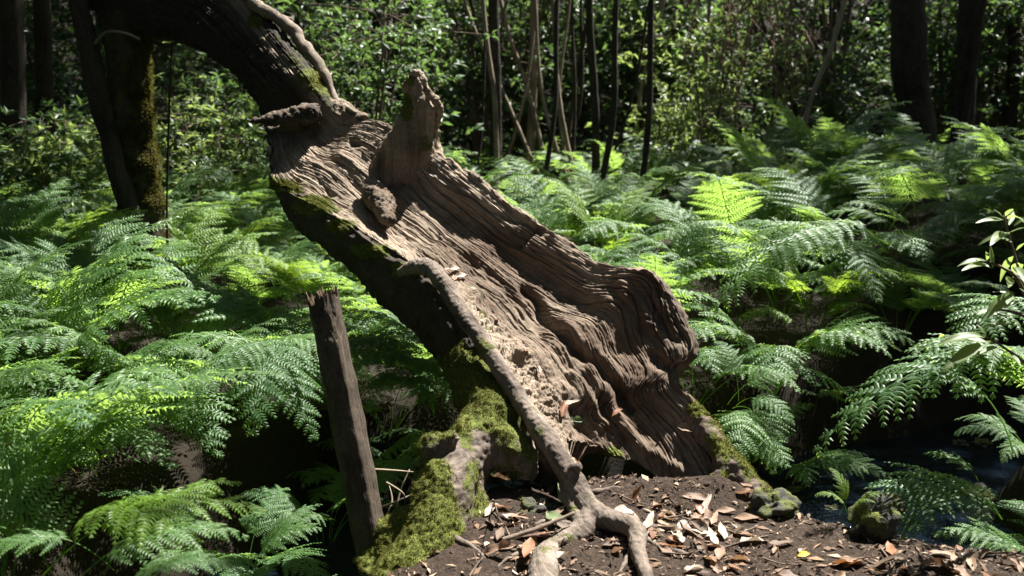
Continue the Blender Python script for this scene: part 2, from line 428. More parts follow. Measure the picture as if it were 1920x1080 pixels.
ST = [  # L px,py,Y | R px,py,Y | din | dout | left bulge
 (1118, 965, 3.42, 1430, 930, 3.68, .20, .30, .3),
 (1085, 905, 3.50, 1385, 868, 3.78, .20, .34, .4),
 (1050, 845, 3.58, 1326, 780, 3.92, .21, .38, .6),
 (1020, 795, 3.66, 1262, 712, 4.00, .21, .42, .8),
 (990, 750, 3.74, 1302, 655, 4.02, .21, .45, 1.0),
 (958, 703, 3.82, 1272, 585, 4.16, .22, .46, 1.0),
 (925, 655, 3.90, 1222, 505, 4.28, .22, .46, 1.0),
 (890, 605, 4.00, 1140, 497, 4.38, .21, .46, 1.0),
 (850, 555, 4.10, 1052, 449, 4.52, .20, .46, 1.0),
 (800, 512, 4.22, 962, 387, 4.66, .18, .44, 1.0),
 (742, 473, 4.36, 885, 333, 4.80, .15, .40, 1.0),
 (682, 436, 4.50, 824, 297, 4.92, .12, .36, .9),
 (622, 400, 4.62, 745, 245, 5.02, .09, .33, .8),
 (565, 368, 4.72, 695, 224, 5.08, .05, .31, .7),
 (520, 340, 4.86, 650, 226, 5.12, .03, .30, .4),
 (504, 290, 5.10, 622, 208, 5.12, .03, .27, .2),
 (500, 240, 5.30, 600, 188, 5.14, .00, .24, .1),
 (482, 195, 5.45, 574, 150, 5.20, -.03, .22, .1),
 (436, 140, 5.62, 538, 110, 5.32, -.05, .20, .1),
 (384, 98, 5.80, 496, 54, 5.48, -.06, .19, .1),
 (332, 72, 6.02, 455, -2, 5.70, -.07, .19, .1),
 (275, 62, 6.22, 408, -58, 5.92, -.08, .19, .1),
 (180, 20, 6.35, 350, -130, 6.12, -.10, .19, .1),
 (60, -70, 6.45, 250, -230, 6.30, -.10, .17, .1),
 (-60, -220, 6.55, 120, -340, 6.45, -.10, .14, .1)]
A = np.array(ST)
A[2:11, 6] *= .8
L = np.array([P(*r[:3]) for r in ST]); Rr = np.array([P(*r[3:6]) for r in ST])
def tmap(T, s, isout, n):
    u0 = np.where(isout > .5, np.interp(s, [-.3, 0, .2, .8, 1.0, 1.1], [.6, 1.1, 2.9, 2.7, .4, 0.0]),
                  np.interp(s, [0, .05, .14, .32, .5, .7, .88, 1], [.5, .9, 2.45, 2.4, 1.9, 1.15, .4, 0]))
    u0 = u0 + 0.22 * fbm(np.stack([s * 9, isout * 5, np.zeros_like(s)], -1), 3)
    u0 = np.clip(u0, 0, None)
    return u0[None, :] + T / (n - 1) * (n - 1 - u0[None, :])
NU, NI, NO = 620, 400, 150
g, T, S, IO = loft(L, Rr, A[:, 6], A[:, 7], A[:, 8], NU, NI, NO, tmap)
NV = NI + NO
nrm = grid_normals(g)
cen = g.mean(1, keepdims=True)
if ((g - cen) * nrm)[:, NI + 20:NI + NO - 20].sum() < 0: nrm = -nrm
flat = g.reshape(-1, 3)
ulen = np.concatenate([[0], np.cumsum(np.linalg.norm(np.diff(cen[:, 0], axis=0), axis=1))])
Uc = np.repeat(ulen[:, None], NV, 1)
per = np.cumsum(np.linalg.norm(np.diff(g, axis=1, append=g[:, :1]), axis=2).mean(0))
Vc = np.repeat(per[None, :], NU, 0)
uvw = np.stack([Uc.ravel(), Vc.ravel(), np.zeros(Uc.size)], -1)
warp = .8 * noise3(flat * 1.5) + .22 * noise3(flat * 4.5) + .05 * noise3(flat * 13)
gr = uvw * np.array([.7, 17, 1]); gr[:, 1] += .8 * warp + .5 * noise3(uvw * np.array([1.2, 2.0, 1]))
ridge = 1 - np.abs(fbm(gr, 4, 2.1, 0.55)) * 1.5
fine = -np.abs(fbm(uvw * np.array([2.2, 62, 1]) + warp[:, None] * np.array([.5, 4, 0]), 3)) + .3
mid_r = -np.abs(fbm(uvw * np.array([1.3, 33, 1]) + np.stack([warp * .4, 1.0 * warp + .7 * noise3(uvw * np.array([1.5, 3, 1]) + 8), warp * 0], -1) + 11, 3, 2.1, .6)) * 1.6 + .4
crk = np.clip(1 - np.abs(fbm(uvw * np.array([.55, 9, 1]) + np.stack([warp * .2, .9 * warp, warp * 0], -1) + 31, 3)) / .055, 0, 1) ** 1.5
crk2 = np.clip(1 - np.abs(fbm(uvw * np.array([1.4, 26, 1]) + np.stack([warp * .2, 1.6 * warp, warp * 0], -1) + 51, 3)) / .10, 0, 1) ** 1.5
chk = np.abs(fbm(flat * np.array([26, 26, 26]), 3))
lump = fbm(flat * 4.0 + 5, 4)
px, py = project(flat)
inn = (1 - IO.ravel())
hol = inn * sstep(16.5, 13.5, T.ravel())       # hollow zone
disp = 0.019 * lump + hol * (0.003 * (ridge - 0.55) + .0035 * mid_r + 0.005 * fine - .005 * chk - .015 * crk - .008 * crk2) + (1 - hol) * (0.012 * (ridge - .5) + 0.012 * fbm(flat * 22, 3) + 0.004 * fine)
def poly_feat(pts, width, amp):
    global disp
    pts = np.array(pts, float)
    d = dist_poly(px + 7 * fbm(flat * 9, 2), py + 7 * fbm(flat * 9 + 40, 2), pts)
    disp = disp + amp * np.exp(-(d / width) ** 2) * hol
poly_feat([(985, 545), (1030, 600), (1085, 655), (1125, 690), (1160, 728), (1185, 765)], 9, -.05)      # long crack
poly_feat([(1040, 590), (1110, 655), (1175, 715)], 16, .018)
poly_feat([(1105, 690), (1140, 740), (1165, 800), (1215, 850), (1270, 885)], 13, .034)                  # curled ridge
poly_feat([(1075, 700), (1110, 760), (1130, 800)], 10, .03)
poly_feat([(1060, 740), (1085, 790), (1110, 830)], 10, -.03)
poly_feat([(760, 330), (830, 385), (900, 440), (985, 500), (1060, 545), (1150, 600)], 22, -.022)        # shade groove below right rim
poly_feat([(820, 330), (900, 380), (990, 445), (1090, 505)], 12, .012)
poly_feat([(790, 300), (850, 350), (930, 400), (1015, 437)], 5, -.02)
poly_feat([(1005, 425), (992, 445), (975, 455)], 5, -.03)                                             # cross crack
poly_feat([(720, 335), (745, 330)], 11, -.10)                                                          # holes
poly_feat([(662, 268), (670, 268)], 6, -.05)
poly_feat([(975, 670), (985, 678)], 10, -.06)
poly_feat([(885, 565), (900, 560)], 8, .03)
poly_feat([(640, 300), (700, 345), (720, 370)], 14, .03)
poly_feat([(560, 290), (620, 330), (680, 400)], 18, .025)
poly_feat([(1180, 520), (1220, 575), (1265, 640)], 10, -.02)
poly_feat([(1150, 540), (1200, 610), (1235, 650)], 8, -.02)
for q_ in range(9):
    poly_feat([(1150 + q_ * 9, 515 + q_ * 14), (1195 + q_ * 9, 530 + q_ * 13), (1235 + q_ * 8, 540 + q_ * 15), (1275 + q_ * 4, 570 + q_ * 14)], 3.0, -.007)
poly_feat([(1225, 668), (1262, 690), (1300, 700)], 14, -.05)
poly_feat([(860, 480), (960, 560), (1040, 650), (1100, 720)], 7, -.012)
poly_feat([(820, 440), (930, 520), (1010, 600)], 6, -.012)
poly_feat([(700, 300), (780, 360), (840, 430)], 7, -.012)
band = hol * sstep(.34, .16, S.ravel()) * sstep(10.5, 9, T.ravel())
disp += band * (.014 * fbm(flat * 26, 3) + .012 * fbm(flat * 60, 2))
flat2 = flat + nrm.reshape(-1, 3) * disp[:, None]
# bite out of the rims so their outline is uneven
rim = np.exp(-((S - 1.02) / .07) ** 2).ravel() + np.exp(-((S + .02) / .07) ** 2).ravel()
flat2 += nrm.reshape(-1, 3) * (rim * 0.022 * fbm(flat * 11, 3) * hol)[:, None]
def blob(x, y, rx, ry=None):
    return np.exp(-(((px - x) / rx) ** 2 + ((py - y) / (ry or rx)) ** 2))
front = 1.0
moss = np.zeros(len(flat))
for b_ in [(530, 348, 45, 14), (590, 385, 45, 22), (640, 425, 30, 18), (700, 470, 40, 16), (765, 505, 40, 16), (870, 690, 60, 40),
           (1320, 775, 25, 40), (1355, 830, 25, 40), (1395, 890, 30, 30), (1150, 850, 18, 14), (600, 150, 40, 30), (640, 180, 30, 22), (480, 30, 18, 25)]:
    moss = np.maximum(moss, blob(*b_))
moss = np.maximum(moss, 0.35 * (T.ravel() > 17) * (IO.ravel()))
pale = np.clip(np.exp(-((S - .97) / .16) ** 2).ravel() * sstep(4, 8, T.ravel()) + 0.8 * np.exp(-((S - .04) / .16) ** 2).ravel() + 0.5 * sstep(9.5, 13, T.ravel()) * inn
               + 0.5 * fbm(flat * 3 + 3, 3) * inn + .1, 0, 1) * (0.35 + 0.65 * inn)
bark = np.clip(sstep(14.6, 16.0, T.ravel() + .5 * fbm(flat * 6, 2)) * (1 - np.exp(-((S - 1.0) / .13) ** 2).ravel() * (1 - IO.ravel())) + .85 * IO.ravel() * (S.ravel() < .6) + .75 * blob(1255, 600, 48, 75) * (.6 + .8 * fbm(flat * 9, 2)), 0, 1)  # upper underside shade painted in, rim spared; plus outer bark and dark wing wood
red = np.clip(blob(1200, 560, 90, 110) + 0.5 * blob(1200, 760, 70, 90) + 0.55 * blob(930, 490, 120, 60) + .3 * blob(1060, 620, 70, 60) + .35 * fbm(flat * 4 + 30, 3), 0, 1) * inn
# end cap strip across the broken foot
faces = [grid_faces(NU, NV)]
cap = []
m_in = list(range(NI)); m_out = list(range(NV - 1, NI - 1, -1))
i = j = 0
while i < NI - 1 or j < NO - 1:
    if j >= NO - 1 or (i < NI - 1 and (i + 1) / (NI - 1) <= (j + 1) / (NO - 1)):
        cap.append((m_in[i], m_in[i + 1], m_out[j])); i += 1
    else:
        cap.append((m_in[i], m_out[j + 1], m_out[j])); j += 1
cap = np.array(cap)
top = np.arange(NV) + (NU - 1) * NV
flat2 = np.vstack([flat2, flat2[top].mean(0)])
ext = lambda a: np.append(a, a[-1])
tcap = np.stack([top, np.roll(top, -1), np.full(NV, NU * NV)], -1)
uv = np.vstack([np.stack([Uc.ravel(), Vc.ravel()], -1), [[0, 0]]])
base = P(1290, 945, 3.64)
tree = thing('fallen_tree', 'hollow weathered fallen trunk sloping up from the bare soil over the stream', 'fallen tree', tuple(base))
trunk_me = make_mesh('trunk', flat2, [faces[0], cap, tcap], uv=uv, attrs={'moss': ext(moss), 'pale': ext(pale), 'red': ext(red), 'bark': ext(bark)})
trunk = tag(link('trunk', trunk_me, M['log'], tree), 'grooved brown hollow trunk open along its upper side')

def voxel_union(parts, voxel, smooth_it=4):
    v, fl, _ = merge(parts)
    me = make_mesh('tmp', v, fl)
    o = bpy.data.objects.new('tmp', me); col.objects.link(o)
    m = o.modifiers.new('r', 'REMESH'); m.mode = 'VOXEL'; m.voxel_size = voxel; m.use_smooth_shade = True
    s = o.modifiers.new('s', 'SMOOTH'); s.iterations = smooth_it; s.factor = 0.5
    dg = bpy.context.evaluated_depsgraph_get(); ev = o.evaluated_get(dg); em = ev.to_mesh()
    co = np.empty(len(em.vertices) * 3, np.float32); em.vertices.foreach_get('co', co)
    no = np.empty(len(em.vertices) * 3, np.float32); em.vertices.foreach_get('normal', no)
    ls = np.empty(len(em.loops), np.int32); em.loops.foreach_get('vertex_index', ls)
    lt = np.empty(len(em.polygons), np.int32); em.polygons.foreach_get('loop_total', lt)
    st = np.cumsum(lt) - lt
    fs = []
    for k in (3, 4):
        sel = np.where(lt == k)[0]
        if len(sel): fs.append(ls[st[sel][:, None] + np.arange(k)])
    ev.to_mesh_clear(); bpy.data.objects.remove(o); bpy.data.meshes.remove(me)
    return co.reshape(-1, 3).astype(float), no.reshape(-1, 3).astype(float), fs
def px_path(pts):
    return np.array([P(*p[:3]) for p in pts]), np.array([p[3] for p in pts])
def root_union(lists, voxel=0.009, lump=.012, barkf=28, bark=.005, smooth_it=4):
    parts = []
    for pts in lists:
        c, r = px_path(pts); parts.append(tube(c, r, nu=14 * len(pts), nv=20))
    co, no, fs = voxel_union(parts, voxel, smooth_it)
    co = co + no * (lump * fbm(co * 9, 3) + bark * fbm(co * barkf, 3))[:, None]  # bark relief only, no colour here
    return co, no, fs

def moss_tufts(name, co, no, fs, w, count, parent, size=0.007, seed=3):
    """tiny moss shoots standing on the masked part of a surface"""
    r = np.random.default_rng(seed)
    tri = np.vstack([f if f.shape[1] == 3 else np.vstack([f[:, :3], f[:, [0, 2, 3]]]) for f in fs])
    a, b, c = co[tri[:, 0]], co[tri[:, 1]], co[tri[:, 2]]
    area = np.linalg.norm(np.cross(b - a, c - a), axis=1) * np.clip(w[tri].mean(1), 0, 1)
    ids = r.choice(len(tri), count, p=area / area.sum())
    u = r.random((count, 2)); fl = u.sum(1) > 1; u[fl] = 1 - u[fl]
    p = a[ids] + (b - a)[ids] * u[:, :1] + (c - a)[ids] * u[:, 1:]
    n = norm(no[tri[ids, 0]] + 0.55 * r.normal(size=(count, 3)))
    t = norm(np.cross(n, r.normal(size=(count, 3))))
    h = size * (0.5 + r.random((count, 1)) * 1.1)
    V = np.stack([p - t * h * .28 - n * h * .3, p + t * h * .28 - n * h * .3, p + n * h + t * h * .2], 1).reshape(-1, 3)
    F = np.arange(count * 3).reshape(-1, 3)
    return tag(link(name, make_mesh(name, V, [F], False), M['moss'], parent), kind='stuff')

# ridge root that runs down the left rim and forks on the soil
RIDGE = [(752, 512, 4.30, 0.0258), (778, 500, 4.22, 0.0344), (808, 506, 4.14, 0.0361), (836, 540, 4.06, 0.0361), (872, 595, 3.95, 0.0353), (920, 664, 3.82, 0.0361),
         (970, 742, 3.69, 0.0370), (1018, 815, 3.56, 0.0396), (1056, 872, 3.47, 0.0430), (1084, 920, 3.40, 0.0430), (1108, 958, 3.34, 0.0447), (1140, 974, 3.28, 0.0413), (1178, 984, 3.24, 0.0378),
         (1194, 1000, 3.18, 0.0344), (1196, 1030, 3.09, 0.0275), (1206, 1062, 2.99, 0.0224), (1222, 1110, 2.86, 0.0172)]
FORK = [(1112, 960, 3.34, .045), (1095, 992, 3.27, .042), (1062, 1012, 3.22, .042), (1036, 1034, 3.17, .045), (1020, 1064, 3.02, .05), (1012, 1120, 2.88, .055)]
SIDE = [(1062, 905, 3.44, .03), (1072, 948, 3.36, .026), (1088, 985, 3.29, .028)]
NUB = [(1072, 885, 3.43, .025), (1081, 876, 3.41, .018), (1088, 882, 3.40, .009)]
co, no, fs = root_union([RIDGE, FORK, SIDE, NUB], 0.0055, .006, 60, .0032, 2)
px, py = project(co)
moss = 0.30 + 0.12 * (no[:, 2]) + .45 * blob(1030, 1000, 60, 50) + .4 * blob(905, 650, 30, 30) + .35 * blob(1000, 800, 25, 25)
uvr = np.stack([co[:, 1] - co[:, 0] * .7, co[:, 2] + co[:, 0]], -1)
link('ridge_root', make_mesh('ridge_root', co, fs, uv=uvr, attrs={'moss': moss * .5, 'pale': np.clip(.25 + .6 * fbm(co * 6, 3), 0, 1), 'red': np.zeros(len(co))}), M['root'], tree)
# thick mossy buttress roots on the left
B1 = [(880, 600, 4.30, .09), (885, 655, 4.08, .11), (900, 720, 3.90, .112), (925, 775, 3.76, .12), (905, 825, 3.64, .115), (868, 858, 3.54, .095),
      (838, 900, 3.44, .105), (826, 960, 3.34, .115), (808, 1020, 3.24, .115), (775, 1085, 3.14, .13), (740, 1160, 3.02, .14)]
B2 = [(905, 815, 3.64, .11), (960, 845, 3.60, .085), (990, 872, 3.56, .05), (985, 900, 3.54, .03)]
B3 = [(835, 905, 3.44, .09), (818, 860, 3.47, .058), (812, 832, 3.49, .05), (806, 815, 3.50, .036)]
B3b = [(818, 845, 3.48, .05), (842, 826, 3.47, .034), (858, 812, 3.46, .02)]
B4 = [(835, 960, 3.36, .09), (790, 972, 3.38, .065), (752, 990, 3.40, .06), (715, 1002, 3.42, .06)]
B5 = [(830, 1000, 3.32, .10), (800, 1010, 3.36, .10), (740, 1050, 3.36, .10), (700, 1090, 3.32, .10)]
B6 = [(870, 900, 3.5, .05), (895, 950, 3.42, .05), (905, 1010, 3.3, .05), (890, 1090, 3.15, .05)]
B8 = [(885, 845, 3.60, .09), (878, 895, 3.52, .075), (886, 940, 3.45, .05)]
co, no, fs = root_union([B1, B2, B3, B3b, B4, B5, B6, B8], 0.007, .012, 40, .006, 3)
px, py = project(co)
moss = 0.40 + 0.22 * no[:, 2] - .22 * no[:, 0]
for b_ in [(930, 760, 70, 50, .7), (900, 690, 50, 40, .5), (820, 980, 60, 70, .5), (800, 1060, 70, 50, .5), (740, 985, 50, 40, .7), (885, 870, 25, 50, .2), (850, 850, 30, 30, -.1), (905, 830, 35, 25, -.45), (860, 900, 14, 60, -.35), (825, 830, 40, 25, -.15)]:
    moss += b_[4] * blob(*b_[:4])
moss = np.clip(moss, 0, 1)
mossd = sstep(.42, .68, moss + .75 * fbm(co * 11, 3))
co = co + no * (mossd * (.003 + .004 * fbm(co * 50, 2)))[:, None]
broot = link('buttress_root', make_mesh('buttress_root', co, fs, uv=np.stack([co[:, 2] - co[:, 1], co[:, 0] - co[:, 1]], -1),
             attrs={'moss': moss, 'pale': np.clip(.2 + .6 * fbm(co * 6, 3), 0, 1), 'red': np.zeros(len(co))}), M['root'], tree)
broot['label'] = 'thick lumpy root coated in yellow green moss'
moss_tufts('moss', co, no, fs, mossd, 60000, broot, 0.0052)
# mossy lower edge of the trunk running out on to the soil
E1 = [(1262, 740, 4.02, .04), (1300, 780, 3.95, .05), (1345, 838, 3.84, .052), (1388, 892, 3.74, .055), (1428, 932, 3.66, .055), (1462, 958, 3.60, .04), (1490, 975, 3.56, .02)]
E2 = [(1360, 850, 3.80, .04), (1350, 905, 3.72, .04), (1330, 945, 3.64, .02)]
co, no, fs = root_union([E1, E2], 0.007, .016, 40, .007, 3)
px, py = project(co)
moss = np.clip(.35 + .4 * fbm(co * 8, 2) + .3 * no[:, 2] + .2 * no[:, 0], 0, 1); mossd = sstep(.4, .65, moss)
foot = link('foot_root', make_mesh('foot_root', co, fs, uv=np.stack([co[:, 2] - co[:, 1], co[:, 0] - co[:, 1]], -1), attrs={'moss': moss, 'pale': np.clip(.1 + .6 * fbm(co * 6, 3), 0, 1), 'red': np.full(len(co), .3)}), M['root'], tree)
foot['label'] = 'mossy lower edge of the trunk running out on to the soil'
moss_tufts('moss', co, no, fs, mossd, 9000, foot, 0.0055, 6)
# moss on the trunk
tn = norm(nrm.reshape(-1, 3)); tm = np.array([d.vector for d in []]) if False else None
fl_v = flat2[:-1]; px, py = project(fl_v)
wm = np.zeros(len(fl_v))
for b_ in [(530, 348, 40, 12), (590, 385, 40, 18), (640, 428, 26, 14), (700, 470, 34, 12), (765, 505, 34, 12), (1320, 778, 14, 34), (1358, 832, 14, 36), (1398, 892, 16, 24), (602, 152, 30, 26)]:
    wm = np.maximum(wm, blob(*b_))
wm = np.where(wm + .4 * fbm(fl_v * 14, 2) > .5, wm, 0)
moss_tufts('moss', fl_v, tn, [faces[0]], wm, 16000, trunk, 0.0055, 5)

# broken upright limb (horn) on the right rim
HS = [(690, 330, 5.06, 860, 350, 5.08, .03, .16), (716, 275, 5.02, 834, 305, 5.04, .03, .14), (742, 235, 5.0, 816, 266, 5.02, .065, .11), (754, 207, 5.0, 814, 230, 5.0, .07, .09),
      (763, 186, 5.0, 815, 202, 4.98, .07, .075), (768, 168, 5.0, 803, 182, 4.96, .06, .07), (766, 152, 4.99, 792, 160, 4.95, .03, .06), (769, 144, 4.97, 788, 149, 4.95, .02, .05), (775, 139, 4.96, 784, 142, 4.95, .005, .03)]
HA = np.array(HS)
g2, T2, S2, IO2 = loft(np.array([P(*r[:3]) for r in HS]), np.array([P(*r[3:6]) for r in HS]), HA[:, 6], HA[:, 7], np.full(len(HS), .2), 150, 70, 50)
n2_ = grid_normals(g2); c2 = g2.mean(1, keepdims=True)
if ((g2 - c2) * n2_)[:, 80:110].sum() < 0: n2_ = -n2_
f2 = g2.reshape(-1, 3)
uvh = np.stack([f2[:, 2], f2[:, 0] + .6 * f2[:, 1]], -1)
d2 = .012 * fbm(f2 * 9, 3) + .004 * fbm(f2 * 60, 2) + .014 * (.6 - 1.5 * np.abs(fbm(np.stack([f2[:, 2] * 3, (f2[:, 0] + f2[:, 1] * .5) * 26, f2[:, 1] * 5], -1), 3)))
f2 = f2 + n2_.reshape(-1, 3) * d2[:, None]
px, py = project(f2)
mh = np.maximum(np.maximum(blob(762, 200, 14, 30), 0.5 * blob(800, 265, 24, 26)), .9 * blob(770, 150, 10, 16))
ph = np.clip(np.exp(-((S2 - .97) / .14) ** 2).ravel() + .45 + .4 * fbm(f2 * 6, 2), 0, 1)
topi = np.arange(120) + 149 * 120; boti = np.arange(120)
f2 = np.vstack([f2, f2[topi].mean(0), f2[boti].mean(0)]); e2 = lambda a: np.append(a, [a[-1]] * 2)
link('broken_limb', make_mesh('broken_limb', f2, [grid_faces(150, 120), np.stack([topi, np.roll(topi, -1), np.full(120, 18000)], -1), np.stack([np.roll(boti, -1), boti, np.full(120, 18001)], -1)],
     uv=np.vstack([uvh, uvh[-1:], uvh[:1]]), attrs={'moss': e2(mh), 'pale': e2(ph), 'red': np.zeros(len(f2))}), M['log'], tree)
# side spur, knot and stub
def wood_lump(name, lists, voxel=.007, pale=.4, red=0., lump=.01, label=None, bark=0.0, fib=(16, 16, 5)):
    co, no, fs = root_union(lists, voxel, lump, 30, .006, 2)
    co = co + no * (-.012 * np.clip(1 - np.abs(fbm(co * np.array(fib), 3)) / .12, 0, 1) ** 1.4 + .004 * fbm(co * 75, 2))[:, None]
    o = link(name, make_mesh(name, co, fs, uv=np.stack([co[:, 0] * 1.0 + co[:, 2], co[:, 1] + co[:, 2] * .5], -1), attrs={'moss': .1 + .0 * co[:, 0], 'pale': np.clip(pale + .5 * fbm(co * 7, 3), 0, 1), 'red': np.full(len(co), red), 'bark': np.clip(np.full(len(co), bark) - .5 * np.maximum(no[:, 2], 0) + .3 * fbm(co * 12, 2), 0, 1)}), M['log'], tree)  # dark tone eases on upward faces, painting in a lit top
    if label: o['label'] = label
    return o
wood_lump('broken_spur', [[(600, 215, 5.10, .06), (560, 216, 5.06, .045), (525, 224, 5.04, .032), (492, 227, 5.02, .020), (467, 227, 5.0, .006)],
                          [(560, 225, 5.08, .045), (528, 238, 5.10, .03), (503, 240, 5.08, .012)]], pale=.3, bark=.9, voxel=.006, lump=.02)
wood_lump('knot', [[(690, 352, 4.80, .05), (704, 364, 4.74, .062), (716, 382, 4.68, .06), (726, 404, 4.61, .044), (733, 414, 4.55, .02)]], pale=.05, red=.15, bark=.35, label='rounded dark knot rising from the hollow')
wood_lump('limb_rim', [[(770, 150, 4.95, .014), (776, 138, 4.93, .016), (788, 138, 4.92, .013), (794, 150, 4.91, .014), (800, 168, 4.91, .015), (809, 182, 4.92, .016), (820, 193, 4.93, .017), (824, 206, 4.94, .016), (822, 222, 4.96, .014), (818, 245, 4.98, .014), (816, 270, 5.0, .016), (822, 290, 5.02, .02)],
                       [(757, 166, 4.97, .012), (764, 150, 4.96, .015), (774, 140, 4.94, .012)]], voxel=.0055, pale=1.0, lump=.008, label='pale curled edge of the broken limb')
wood_lump('broken_stub', [[(590, 200, 5.28, .07), (630, 212, 5.22, .075), (660, 224, 5.16, .06), (682, 220, 5.12, .022), (690, 216, 5.11, .008)]], pale=.3)
# branch lying along the upper trunk, with its side twigs
br = []
c, r = px_path([(455, -40, 5.75, .03), (474, 4, 5.62, .032), (510, 28, 5.55, .034), (545, 52, 5.48, .033), (566, 82, 5.42, .032), (590, 110, 5.36, .03), (608, 140, 5.3, .026), (622, 170, 5.25, .02), (634, 192, 5.2, .018), (655, 205, 5.14, .014), (668, 212, 5.1, .008)])
br.append(tube(c, r, 90, 12, .35, 14))
c, r = px_path([(515, 30, 5.55, .026), (532, 36, 5.52, .02), (549, 37, 5.5, .014)]); br.append(tube(c, r, 20, 9, .3, 14))
c, r = px_path([(600, 125, 5.33, .02), (612, 160, 5.3, .014), (620, 180, 5.27, .012), (616, 192, 5.25, .006)]); br.append(tube(c, r, 24, 8, .3, 16))
v, fl, uv = merge(br)
link('dead_branch', make_mesh('dead_branch', v, fl, uv=uv), M['branch'], tree)

# ------------------------------------------------------------------ old stake by the buttress root
def stake():
    b0 = P(706, 1062, 3.40); b1 = P(606, 556, 3.52)
    b0 = b0 + (b0 - b1) * 0.12
    ax = (b1 - b0); H = np.linalg.norm(ax); ax /= H
    ex = norm(np.array([1, 0.15, 0]) - ax * (np.array([1, .15, 0]) @ ax)); ey = np.cross(ax, ex)
    nu, nv = 130, 64
    a = np.linspace(0, 2 * np.pi, nv, endpoint=False)
    hh = np.linspace(0, 1, nu)
    r0 = .066 * (1 - .14 * hh)
    # D section: one flat split side on the right
    prof = np.minimum(1.0, 0.80 / np.maximum(np.cos(a - R(-28)), .01))
    rr = r0[:, None] * prof[None, :]
    topz = H * (1 + 0.018 * fbm(np.stack([np.cos(a) * 6, np.sin(a) * 6, a * 0], -1), 3) + .012 * rng.normal(size=nv))
    hgt = hh[:, None] * topz[None, :]
    # a stepped split on the front near the top
    pt = b0 + ax * hgt[..., None] + (ex * np.cos(a)[None, :, None] + ey * np.sin(a)[None, :, None]) * rr[..., None]
    f = pt.reshape(-1, 3)
    nn = ((ex * np.cos(a)[None, :, None] + ey * np.sin(a)[None, :, None]) + 0 * pt).reshape(-1, 3)
    ang = np.tile(a, nu); hv = hgt.ravel()
    d = .005 * fbm(f * 8, 3) + .003 * fbm(np.stack([np.cos(ang) * 9, np.sin(ang) * 9, hv * 3], -1), 3)
    step = sstep(H - .15, H - .145, hv) * np.exp(-((ang - 4.9) / .75) ** 4)
    d -= .012 * step
    step2 = sstep(H - .06, H - .055, hv + .02 * np.sin(ang * 5)) * np.exp(-((ang - 4.6) / 1.1) ** 4)
    d -= .010 * step2
    f = f + nn * d[:, None]
    o = thing('wooden_stake', 'old leaning wooden stake with splintered top beside the mossy root', 'stake', tuple(P(706, 1062, 3.40)))
    uv = np.stack([hv, ang * .06], -1)
    link('shaft', make_mesh('shaft', f, [grid_faces(nu, nv)], uv=uv), M['stake'], o)
    # splintered end
    V = []; F = []
    m = 11
    ring = f[(nu - 1) * nv:]
    c = ring.mean(0)
    rings = [ring]
    for k in range(1, m):
        q = 1 - k / (m - 1)
        rg = c + (ring - c) * q
        hgt_ = .022 * fbm(rg * 60, 3) + .010 * rng.normal(size=(nv)) * (q > .02) - .006
        rings.append(rg + ax * hgt_[:, None])
    rings[-1][:] = rings[-1].mean(0)
    g_ = np.vstack(rings)
    link('splintered_top', make_mesh('splintered_top', g_, [grid_faces(m, nv)], smooth=False), M['stake_break'], o)
stake()

